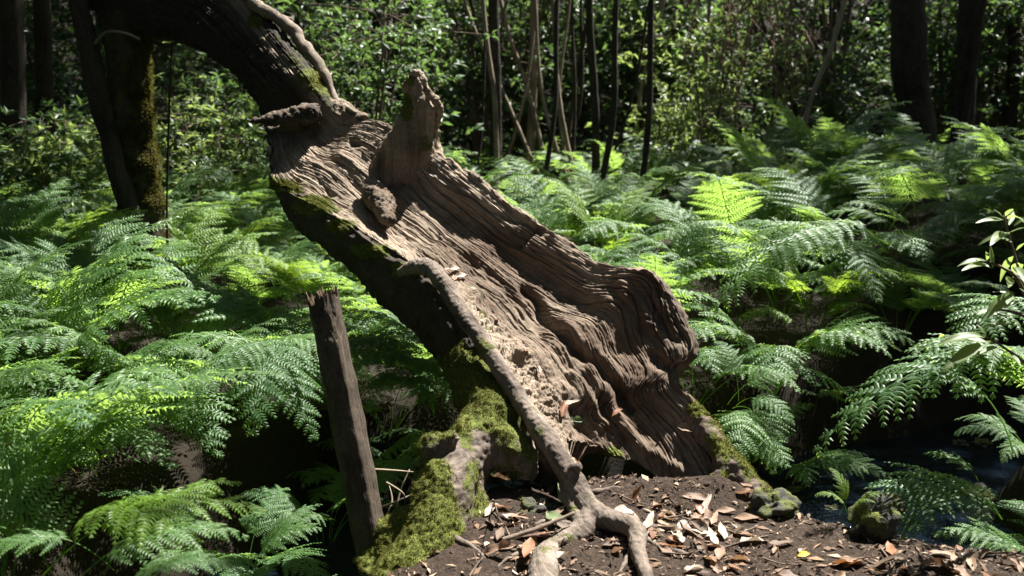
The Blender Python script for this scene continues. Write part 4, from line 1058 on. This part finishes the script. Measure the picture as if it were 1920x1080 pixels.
# canopy trees standing around the view; their crowns shade the stream, the left and the back
cnt = 0
LIT = [(-1.0, 5.6, 7.0, 13.0), (1.0, 4.2, 13.0, 15.5), (-3.6, -.6, 5.2, 9.0), (-1.2, 1.25, 3.2, 5.4), (-2.3, -.9, 2.4, 4.0), (-4.4, -2.6, 8.5, 10.5)]
k_ = 0
for ix in range(-4, 5):
    for iy in range(-2, 8):
        x = ix * 3.2 + rnd.uniform(-.8, .8); y = iy * 3.2 + rnd.uniform(-.8, .8); z = rnd.uniform(7.0, 9.5)
        sx, sy = x - SUN[0] / SUN[2] * z, y - SUN[1] / SUN[2] * z
        if any(a - 1.9 < sx < b + 1.9 and c - 1.9 < sy < d + 1.9 for a, b, c, d in LIT): continue
        bx, by = x + rnd.uniform(-.8, .8), y + rnd.uniform(-.8, .8)
        if by > .2 and (abs(bx) - .7) / max(by, .1) < .56 and by < 15.5: continue
        if math.hypot(bx, by) < 1.6: continue
        if dist_poly(np.array([bx]), np.array([by]), STREAM)[0] < .7: continue
        gz = hz(bx, by) - .1
        tree_at('canopy_tree', 'tall laurel tree with dark trunk ringing the clearing', 'tree',
                [(bx, by, gz), (bx + (x - bx) * .2, by + (y - by) * .2, z * .35), (bx + (x - bx) * .6, by + (y - by) * .6, z * .7), (x, y, z)], [.2, .16, .13, .09], 'bark_dark', CROWNS[k_ % 3], (x, y, z + .3), rnd.uniform(.9, 1.15), 'tall trees ringing the clearing', nv=12, nu=30)
        k_ += 1

for (x, y, z) in [(6.5, 8.8, 8.5), (7.1, 9.6, 8.5)]:  # unseen trees, added only for the shade they cast on the stream
    bx, by = x + .5, y - .4
    tree_at('canopy_tree', 'unseen laurel tree added to shade the stream', 'tree', [(bx, by, hz(bx, by) - .1), (bx - .1, by + .05, 3), (x + .1, y, 6), (x, y, z)], [.2, .16, .13, .09], 'bark_dark', SMALL[0], (x, y, z + .3), 1.3, 'trees added to shade the stream', nv=12, nu=30)
# shrubs
SH = [  # px, py of foot, Y, variant, material, scale, label
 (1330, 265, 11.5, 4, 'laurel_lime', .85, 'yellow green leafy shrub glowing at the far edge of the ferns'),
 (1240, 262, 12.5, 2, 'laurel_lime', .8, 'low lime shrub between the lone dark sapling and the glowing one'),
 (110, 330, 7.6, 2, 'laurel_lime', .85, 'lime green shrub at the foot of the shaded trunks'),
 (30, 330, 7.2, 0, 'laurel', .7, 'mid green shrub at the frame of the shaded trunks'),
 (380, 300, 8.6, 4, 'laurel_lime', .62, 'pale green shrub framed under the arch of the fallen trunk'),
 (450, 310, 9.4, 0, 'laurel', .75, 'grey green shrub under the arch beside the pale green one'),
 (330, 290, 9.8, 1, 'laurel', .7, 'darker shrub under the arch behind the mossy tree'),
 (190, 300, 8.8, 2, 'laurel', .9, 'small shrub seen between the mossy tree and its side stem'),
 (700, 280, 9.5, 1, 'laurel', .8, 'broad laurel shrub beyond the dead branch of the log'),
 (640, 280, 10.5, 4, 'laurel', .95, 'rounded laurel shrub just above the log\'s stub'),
]
for (sx, sy, sY, kd, mt_, sc, lab) in SH:
    a = P(sx, sy, sY); shrub(a[0], a[1], kd, mt_, lab, None, sc)
def shrub_bed(n, xr, yr, mats, label, group, sc, kinds):
    c = 0
    while c < n:
        y = rnd.uniform(*yr); x = rnd.uniform(*xr)
        if abs(x) > .56 * y + 1: continue
        shrub(x, y, rnd.choice(kinds), rnd.choice(mats), label, group, rnd.uniform(*sc)); c += 1
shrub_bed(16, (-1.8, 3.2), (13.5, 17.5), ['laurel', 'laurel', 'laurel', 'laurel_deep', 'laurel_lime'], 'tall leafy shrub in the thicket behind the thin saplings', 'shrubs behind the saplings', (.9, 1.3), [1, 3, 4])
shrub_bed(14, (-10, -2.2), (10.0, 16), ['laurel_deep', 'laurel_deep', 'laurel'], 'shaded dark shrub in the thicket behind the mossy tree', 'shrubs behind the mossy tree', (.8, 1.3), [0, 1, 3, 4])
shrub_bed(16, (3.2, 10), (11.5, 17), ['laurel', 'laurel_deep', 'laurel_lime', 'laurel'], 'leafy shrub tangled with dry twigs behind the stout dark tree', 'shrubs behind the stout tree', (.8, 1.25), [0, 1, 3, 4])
# far wooded slope
r = np.random.default_rng(77)
n_ = 9000
fx = r.uniform(-17, 17, n_); fy = r.uniform(16.5, 27, n_)
fz = height(fx, fy, False) + r.random(n_) ** 1.3 * 4.6
clump = fbm(np.stack([fx * .6, fy * .6, fz * .9], -1), 3)
ok = clump > -.12
lv, lf = leaf_cloud(np.stack([fx, fy, fz], -1)[ok], r.normal(size=(ok.sum(), 3)) + [0, -.3, .3], 7, .16, r)
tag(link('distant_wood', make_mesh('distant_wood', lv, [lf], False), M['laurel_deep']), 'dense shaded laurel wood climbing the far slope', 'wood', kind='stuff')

# ------------------------------------------------------------------ laurel sapling by the stream
def leaf_blade(name, width=.24, curl=.25, fold=.25, wav=.0, seed=0, ragged=0.0, nu=9):
    """single leaf, length 1 along +X, upper side +Z"""
    r = np.random.default_rng(seed)
    u = np.linspace(0, 1, nu)
    half = width * np.sin(np.pi * np.clip(u, 0, 1) ** .85) ** .9 * .5
    if ragged: half = half * (1 + ragged * r.normal(size=nu))
    half[0] = .008; half[-1] = .003
    zc = -curl * u ** 2 + .1 * u
    rows = []
    for sgn in (-1, -.5, 0, .5, 1):
        rows.append(np.stack([u + 0 * half, sgn * half, zc + abs(sgn) * half * fold + wav * np.sin(u * 9 + sgn * 2 + seed) * .06 * abs(sgn)], -1))
    V = np.stack(rows, 1).reshape(-1, 3)
    return make_mesh(name, V, [grid_faces(nu, 5, False)])
def aim_leaf(name, me_, parent, base, tip, up=(0, 0, 1), world_parent=True):
    base = Vector(base); tip = Vector(tip); d = tip - base
    x = d.normalized(); up = Vector(up); z = (up - x * up.dot(x)).normalized(); y = z.cross(x)
    m = Matrix((x, y, z)).transposed().to_4x4() @ Matrix.Scale(d.length, 4)
    o = link(name, me_, None, parent, world=False)
    off = Vector(parent.location) if parent is not None else Vector((0, 0, 0))
    o.matrix_local = Matrix.Translation(base - off) @ m
    return o
SAPL = []
for k in range(4):
    m_ = leaf_blade('leaf', [.22, .26, .20, .24][k], [.18, .3, .1, .4][k], .35, .2, k); m_.materials.append(M['laurel_lime']); SAPL.append(m_)
sp = thing('laurel_sapling', 'leafy laurel sapling with long pointed leaves overhanging the stream', 'sapling', (2.3, 3.15, hz(2.3, 3.15)))
b0 = np.array([2.3, 3.15, hz(2.3, 3.15) - .05])
sts = [[b0, P(1960, 700, 3.35), P(1925, 560, 3.33), P(1900, 470, 3.32), P(1882, 405, 3.3)],
       [b0, P(1975, 760, 3.35), P(1930, 690, 3.3), P(1880, 650, 3.25), P(1848, 632, 3.22)],
       [P(1925, 560, 3.33), P(1905, 520, 3.28), P(1880, 502, 3.25), P(1850, 490, 3.22)],
       [P(1935, 600, 3.34), P(1915, 590, 3.3), P(1885, 582, 3.27), P(1860, 580, 3.25)]]
for s_ in sts:
    v, fl, uv = tube(np.array(s_), np.linspace(.008, .003, len(s_)), 24, 6); link('stem', make_mesh('stem', v, fl, uv=uv), M['twig'], sp)
for i, (bx, by, tx, ty, dY) in enumerate([(1882, 412, 1830, 414, 0), (1880, 408, 1866, 390, .03), (1885, 405, 1900, 392, -.05), (1888, 410, 1925, 398, -.08), (1890, 436, 1858, 452, -.1), (1885, 440, 1832, 452, .04),
                                          (1892, 436, 1930, 425, 0), (1850, 490, 1802, 484, 0), (1852, 496, 1805, 502, -.04), (1850, 488, 1852, 468, 0), (1893, 520, 1890, 540, -.1), (1900, 550, 1854, 580, -.08), (1900, 552, 1862, 545, .05),
                                          (1880, 582, 1828, 582, 0), (1895, 608, 1845, 612, 0), (1848, 632, 1766, 626, 0), (1848, 642, 1768, 690, -.05), (1850, 630, 1835, 606, .05), (1870, 650, 1830, 666, -.03), (1900, 600, 1918, 612, 0),
                                          (1905, 470, 1925, 452, 0), (1900, 500, 1925, 520, -.1), (1890, 660, 1915, 690, -.08), (1900, 480, 1872, 515, .1), (1910, 540, 1935, 560, 0)]):
    if i % 2: aim_leaf('leaf', SAPL[(i + 1) % 4], sp, P(bx + 12, by + 14, 3.3), P(tx + rnd.uniform(0, 40), ty + rnd.uniform(-10, 40), 3.34 + dY), (rnd.uniform(-.4, .4), -.35, 1))
    aim_leaf('leaf', SAPL[i % 4], sp, P(bx, by, 3.28), P(tx, ty, 3.28 + dY - .03), (rnd.uniform(-.4, .4), -.35, 1))

# ------------------------------------------------------------------ stones
def stone(label, c, sx, sy, sz, rot=0, seed=0, peak=0.0, group=None):
    nu, nv = 34, 46
    th = np.linspace(.02, np.pi - .02, nu)[:, None]; ph = np.linspace(0, 2 * np.pi, nv, endpoint=False)[None]
    d = np.stack([np.sin(th) * np.cos(ph), np.sin(th) * np.sin(ph), np.cos(th) + 0 * ph], -1).reshape(-1, 3)
    k = 1 + .5 * fbm(d * 1.5 + seed * 5, 3) + .10 * fbm(d * 6 + seed, 3)
    v = d * k[:, None] * np.array([sx, sy, sz]); v[:, 0] += peak * np.maximum(v[:, 2], 0)
    v = v @ np.array([[math.cos(rot), math.sin(rot), 0], [-math.sin(rot), math.cos(rot), 0], [0, 0, 1]]) + np.array(c)
    o = link('stone', make_mesh('stone', v, [grid_faces(nu, nv)]), M['stone'])
    tag(o, label, 'stone', group); return o
def ground_at(px_, py_):
    d = _F + (px_ - 960) / FPX * np.array([1.0, 0, 0]) + (540 - py_) / FPX * _U
    t = np.linspace(1.5, 12, 1200); p = np.array([0, 0, CAM_H]) + t[:, None] * d
    zz = height(p[:, 0], p[:, 1]); i = np.argmax(p[:, 2] < zz)
    return p[i]
ga = ground_at(1640, 1015); stone('pointed mossy stone standing in the edge of the stream', (ga[0], ga[1] + .05, ga[2] + .05), .08, .07, .09, .3, 1, .7)
ga = ground_at(1448, 960); stone('rounded lump of yellow green moss at the tip of the log\'s foot', (ga[0], ga[1], ga[2] + .01), .085, .07, .06, .2, 2)
ga = ground_at(1000, 960); stone('small moss-flecked lump of earth between the buttress and ridge roots', (ga[0], ga[1] + .03, ga[2] - .02), .07, .06, .045, .5, 3)
r = np.random.default_rng(5)
for k in range(9):
    t = r.uniform(1.2, 4.4); q = catmull(STREAM, np.array([t]))[0]
    s_ = r.uniform(.03, .08)
    stone('dark wet stone breaking the surface of the stream', (q[0] + r.normal() * .28, q[1] + r.normal() * .2, WATER_Z - s_ * .15), s_ * r.uniform(.9, 1.5), s_, s_ * .55, r.uniform(0, 3), 10 + k, 0, 'stones in the stream')

# ------------------------------------------------------------------ litter: leaves, twigs, crumbs
DL = {}
for mname in ('leaf_tan', 'leaf_rust', 'leaf_pale', 'leaf_brown', 'leaf_green', 'leaf_yellow'):
    DL[mname] = []
    for k in range(4):
        m_ = leaf_blade('fallen_leaf', [.36, .42, .32, .40][k], [.12, .3, -.15, .05][k], [.3, .6, .2, .8][k], [.5, .8, .4, 1.0][k], 40 + k, .10); m_.materials.append(M[mname]); DL[mname].append(m_)
tv = flat2[:-1]; tpx, tpy = project(tv); tdep = (tv - np.array([0, 0, CAM_H])) @ _F; tnn = nrm.reshape(-1, 3)
def log_at(x, y):
    for w_ in (7, 15, 30, 60):
        c = np.where((abs(tpx - x) < w_) & (abs(tpy - y) < w_))[0]
        if len(c): break
    i = c[np.argmin(tdep[c])]; return tv[i], tnn[i]
LN = {'leaf_tan': 'tan', 'leaf_rust': 'rusty orange', 'leaf_pale': 'bleached', 'leaf_brown': 'dark brown', 'leaf_green': 'greenish', 'leaf_yellow': 'yellow'}
def fallen_leaf(pos, nrm_, mname, size, label, group):
    a = rnd.uniform(0, 6.28); n = Vector(nrm_) + Vector((rnd.gauss(0, .28), rnd.gauss(0, .28), 0)); n.normalize()
    d = Vector((math.cos(a), math.sin(a), 0)); d = (d - n * d.dot(n)).normalized()
    p = Vector(pos) + n * .006
    o = aim_leaf('fallen_leaf', rnd.choice(DL[mname]), None, p - d * size * .5 + n * .004, p + d * size * .5 + n * .004, tuple(n))
    return tag(o, label, 'leaf', group)
def scatter(n, cx, cy, sx, sy, mats, where, size=(.05, .115), lim=None):
    for _ in range(n):
        x = rnd.gauss(cx, sx); y = min(rnd.gauss(cy, sy), 1120)
        if lim and not (lim[0] < x < lim[2] and lim[1] < y < lim[3]): continue
        g_ = ground_at(x, y)
        if g_[2] < -.2: continue
        mn = rnd.choice(mats)
        fallen_leaf(g_, (0, 0, 1), mn, rnd.uniform(*size), LN[mn] + ' dead leaf ' + where, LN[mn] + ' leaves ' + where)
MX = ['leaf_tan', 'leaf_tan', 'leaf_rust', 'leaf_brown', 'leaf_pale', 'leaf_brown']
scatter(60, 1300, 1010, 95, 42, MX, 'on the bare soil in front of the log', lim=(1130, 915, 1500, 1130))
scatter(18, 1310, 1000, 60, 22, ['leaf_tan', 'leaf_pale'], 'heaped on the soil in front of the log')
scatter(34, 985, 985, 55, 55, MX + ['leaf_pale'], 'between the buttress and ridge roots', lim=(880, 880, 1100, 1130))
scatter(34, 1720, 1068, 120, 20, MX + ['leaf_brown'], 'on the stream-side path edge', lim=(1480, 1020, 1930, 1130))
for (x, y, mn, s_, lab) in [(850, 502, 'leaf_pale', .085, 'bleached curled leaf at the head of a cluster inside the hollow'), (868, 515, 'leaf_pale', .08, 'bleached leaf overlapping the clustered leaves inside the hollow'), (858, 522, 'leaf_tan', .07, 'tan leaf under the bleached cluster inside the hollow'),
                            (800, 488, 'leaf_pale', .08, 'pale leaf standing on the left rim of the hollow'), (882, 538, 'leaf_green', .05, 'small greenish leaf inside the hollow'), (992, 662, 'leaf_rust', .06, 'rusty leaf lodged beside the small rim cavity'),
                            (1060, 762, 'leaf_rust', .085, 'folded rusty leaf stuck upright in a crack of the log'), (1078, 766, 'leaf_pale', .075, 'pale pinkish leaf beside the folded rusty one'), (1084, 787, 'leaf_green', .085, 'grey green leaf below the pale pinkish one on the log'),
                            (1090, 860, 'leaf_rust', .09, 'dark orange leaf tucked behind the ridge root'), (1280, 800, 'leaf_tan', .10, 'large tan leaf stranded on the log\'s lower slope'), (735, 418, 'leaf_tan', .07, 'tan leaf lying in the cavity under the knot'),
                            (700, 412, 'leaf_tan', .05, 'yellowish tan leaf left of the knot'), (690, 268, 'leaf_pale', .05, 'pale leaf by the small upper hole of the log'), (905, 575, 'leaf_brown', .06, 'brown leaf flake halfway down the hollow'),
                            (940, 600, 'leaf_brown', .05, 'dark leaf flake beside the ridge root'), (1015, 690, 'leaf_pale', .05, 'bleached leaf scrap on the rough lower rim'), (1000, 680, 'leaf_brown', .05, 'brown scrap on the rough lower rim'), (1160, 770, 'leaf_rust', .06, 'rusty leaf scrap caught in the long crack')]:
    p_, n_ = log_at(x, y); fallen_leaf(p_, n_ * .5 + np.array([0, -.2, .8]), mn, s_, lab, None)
for (x, y, mn, s_, lab) in [(935, 905, 'leaf_rust', .15, 'big torn rusty leaf beneath the mossy burl'), (1045, 985, 'leaf_green', .13, 'long pale green leaf leaning on the ridge root'), (1052, 940, 'leaf_green', .09, 'greenish leaf wedged along the ridge root'), (940, 1042, 'leaf_tan', .11, 'tan leaf under the straight stick'),
                            (990, 1045, 'leaf_rust', .13, 'curled rusty leaf beside the root fork'), (1507, 1050, 'leaf_yellow', .055, 'single yellow leaf on the edge of the soil bank'), (1800, 1045, 'leaf_rust', .06, 'orange leaf on the dark path edge')]:
    g_ = ground_at(x, y); fallen_leaf(g_ + np.array([0, 0, .015]), (0, -.3, 1), mn, s_, lab, None)
def twig(pts, rad, label, fork=True, mat='twig'):
    c = np.array(pts); parts = [tube(c, np.linspace(rad, rad * .55, len(c)), 26, 7, .3, 30)]
    if fork:
        m_ = c[len(c) // 2]; e = m_ + (c[-1] - c[0]) * .25 + np.array([rnd.uniform(-.03, .03), rnd.uniform(-.03, .03), .025])
        parts.append(tube(np.stack([m_, (m_ + e) / 2, e]), [rad * .6, rad * .5, rad * .3], 8, 5))
    v, fl, uv = merge(parts); o = link('twig', make_mesh('twig', v, fl, uv=uv), M[mat]); return tag(o, label, 'twig')
def gp(x, y, dz=.008): return ground_at(x, y) + np.array([0, 0, dz])
twig([gp(942, 1028, .03), gp(1010, 1015, .05), gp(1076, 996, .07)], .010, 'straight bare stick resting on the forked root', False)
twig([gp(1476, 948, .03), gp(1510, 940, .05), gp(1545, 930, .06)], .010, 'pale broken stick jutting over the water from the mossy lump', True, 'bark_pale')
for i, (a, b, c) in enumerate([((1240, 1040), (1290, 1045), (1325, 1030)), ((1330, 985), (1380, 1005), (1420, 990)), ((1345, 1035), (1400, 1020), (1440, 1008)), ((1650, 1030), (1668, 1060), (1672, 1085)), ((1680, 1050), (1670, 1075), (1660, 1095)),
                               ((920, 960), (945, 990), (960, 1020)), ((900, 920), (925, 945), (935, 985)), ((1160, 930), (1185, 945), (1215, 950)), ((880, 1085), (895, 1065), (905, 1050)), ((1560, 1060), (1610, 1055), (1650, 1068)), ((1430, 1050), (1470, 1065), (1530, 1062)), ((1230, 980), (1270, 975), (1310, 985))]):
    twig([gp(*a), gp(*b, .014), gp(*c)], rnd.uniform(.0025, .005), ['thin dark twig lying among the soil litter', 'thin dark twig lying among the soil litter'][0])
for o in bpy.data.objects:
    if o.name.startswith('twig') and o.get('label') == 'thin dark twig lying among the soil litter': o['group'] = 'twigs among the soil litter'
# thin rootlets spreading over the soil
for pts in [[(1130, 975), (1180, 992), (1240, 990), (1300, 1002), (1350, 995)], [(1060, 1015), (1000, 1030), (950, 1050), (905, 1082)], [(1188, 1000), (1235, 1030), (1290, 1042), (1330, 1062)], [(1085, 985), (1040, 975), (1000, 985), (960, 975)],
            [(1080, 925), (1120, 925), (1160, 915), (1210, 925)], [(1195, 1020), (1170, 1055), (1150, 1090)], [(850, 1010), (890, 1030), (930, 1060)]]:
    c = np.array([gp(x + rnd.uniform(-5, 5), y, rnd.uniform(-.004, .008)) for x, y in pts]); c[-1][2] -= .02
    v, fl, uv = tube(c, np.linspace(.014, .004, len(c)), 50, 8, .5, 25); k_n = len(v)
    link('rootlet', make_mesh('rootlet', v, fl, uv=uv, attrs={'moss': np.full(k_n, .05), 'pale': np.full(k_n, .25), 'red': np.zeros(k_n)}), M['root'], tree)
# bare twigs between stake and root
tg = thing('dead_twig', 'bare pale twigs poking out between the stake and the mossy root', 'twig', tuple(P(745, 985, 3.6)))
for (a, b, c) in [((712, 952), (745, 940), (775, 925)), ((720, 980), (735, 940), (728, 905)), ((742, 985), (748, 930), (768, 880)), ((700, 880), (740, 882), (775, 885)), ((725, 905), (755, 925), (760, 945))]:
    v, fl, uv = tube(np.array([P(*a, 3.55), P(*b, 3.6), P(*c, 3.65)]), [.005, .004, .002], 14, 5); link('twig', make_mesh('twig', v, fl, uv=uv), M['bark_pale'], tg)
# soil crumbs and leaf fragments
r = np.random.default_rng(9); n_ = 16000
cx = r.uniform(-.55, 2.4, n_); cy = r.uniform(2.6, 3.9, n_)
dens = fbm(np.stack([cx * 3, cy * 3, cx * 0], -1), 2)
ok = (dens + .5 * r.random(n_) > .05); cx, cy = cx[ok], cy[ok]; n_ = len(cx)
cz = height(cx, cy); s_ = .0025 + .010 * r.random(n_) ** 3
e1 = norm(r.normal(size=(n_, 3))) * s_[:, None]; e2_ = norm(r.normal(size=(n_, 3))) * s_[:, None]; e3 = norm(r.normal(size=(n_, 3)) * [1, 1, .4]) * s_[:, None] * 1.6
c0 = np.stack([cx, cy, cz + s_ * .3], -1)
V = np.stack([c0 - e3, c0 + e1, c0 + e2_, c0 + e3], 1).reshape(-1, 3)
F = (np.array([(0, 1, 2), (0, 2, 3), (0, 3, 1), (1, 3, 2)])[None] + (np.arange(n_) * 4)[:, None, None]).reshape(-1, 3)
m_, nt, out = new_mat('soil_crumb'); b = NB(nt); geo = b.n('ShaderNodeNewGeometry')
b.principled(out, b.ramp(geo.outputs['Random Per Island'], [(0, (.025, .016, .011)), (.5, (.09, .06, .042)), (.85, (.2, .14, .1)), (1, (.4, .32, .25))]), .9, .2)
tag(link('soil_crumbs', make_mesh('soil_crumbs', V, [F], False), m_), 'fine crumbs of soil and leaf scraps on the path', 'soil', kind='stuff')
n_ = 1500
bx_ = r.uniform(-.45, 2.3, n_); by_ = r.uniform(2.6, 3.8, n_); kp = height(bx_, by_) > -.12; bx_, by_ = bx_[kp], by_[kp]; n_ = len(bx_)
c0 = np.stack([bx_, by_, height(bx_, by_) + .004], -1); an = r.uniform(0, 6.28, n_)
d_ = norm(np.stack([np.cos(an), np.sin(an), .3 * r.normal(size=n_)], -1)); s2 = norm(np.cross(np.array([0, 0, 1.0]) + .35 * r.normal(size=(n_, 3)), d_))
ln_ = (.008 + .026 * r.random(n_) ** 2)[:, None]; wd_ = ln_ * (.15 + .35 * r.random((n_, 1)))
V = np.stack([c0 - d_ * ln_, c0 + s2 * wd_ + [0, 0, .003], c0 + d_ * ln_ * r.uniform(.6, 1, (n_, 1)), c0 - s2 * wd_ * r.uniform(.5, 1, (n_, 1)) + [0, 0, .003]], 1).reshape(-1, 3)
F = (np.array([(0, 3, 1), (1, 3, 2)])[None] + (np.arange(n_) * 4)[:, None, None]).reshape(-1, 3)
m_, nt, out = new_mat('leaf_bits'); b = NB(nt); geo = b.n('ShaderNodeNewGeometry')
b.principled(out, b.ramp(geo.outputs['Random Per Island'], [(0, (.03, .018, .012)), (.45, (.10, .062, .04)), (.8, (.2, .125, .075)), (1, (.3, .23, .17))]), .8, .25)
tag(link('leaf_litter', make_mesh('leaf_litter', V, [F], False), m_), 'small broken scraps of dead leaf strewn over the path', 'leaf litter', kind='stuff')
# dry hanging tangle behind the clearing
dt = thing('dry_twig_tangle', 'tangle of dry brown hanging twigs at the back of the clearing', 'dry twigs', tuple(P(1440, 260, 11.5)))
r = np.random.default_rng(12)
for k in range(80):
    x0 = r.normal(1445, 70); y0 = r.uniform(-60, 100); x1 = x0 + r.normal(-10, 35); y1 = y0 + r.uniform(60, 200); Yd = r.uniform(11.0, 12.2)
    v, fl, uv = tube(np.array([P(x0, y0, Yd), P((x0 + x1) / 2 + r.normal(0, 16), (y0 + y1) / 2, Yd), P(x1, y1, Yd)]), [.008, .007, .003], 10, 4)
    link('dry_twig', make_mesh('dry_twig', v, fl, uv=uv), M['dry'], dt)
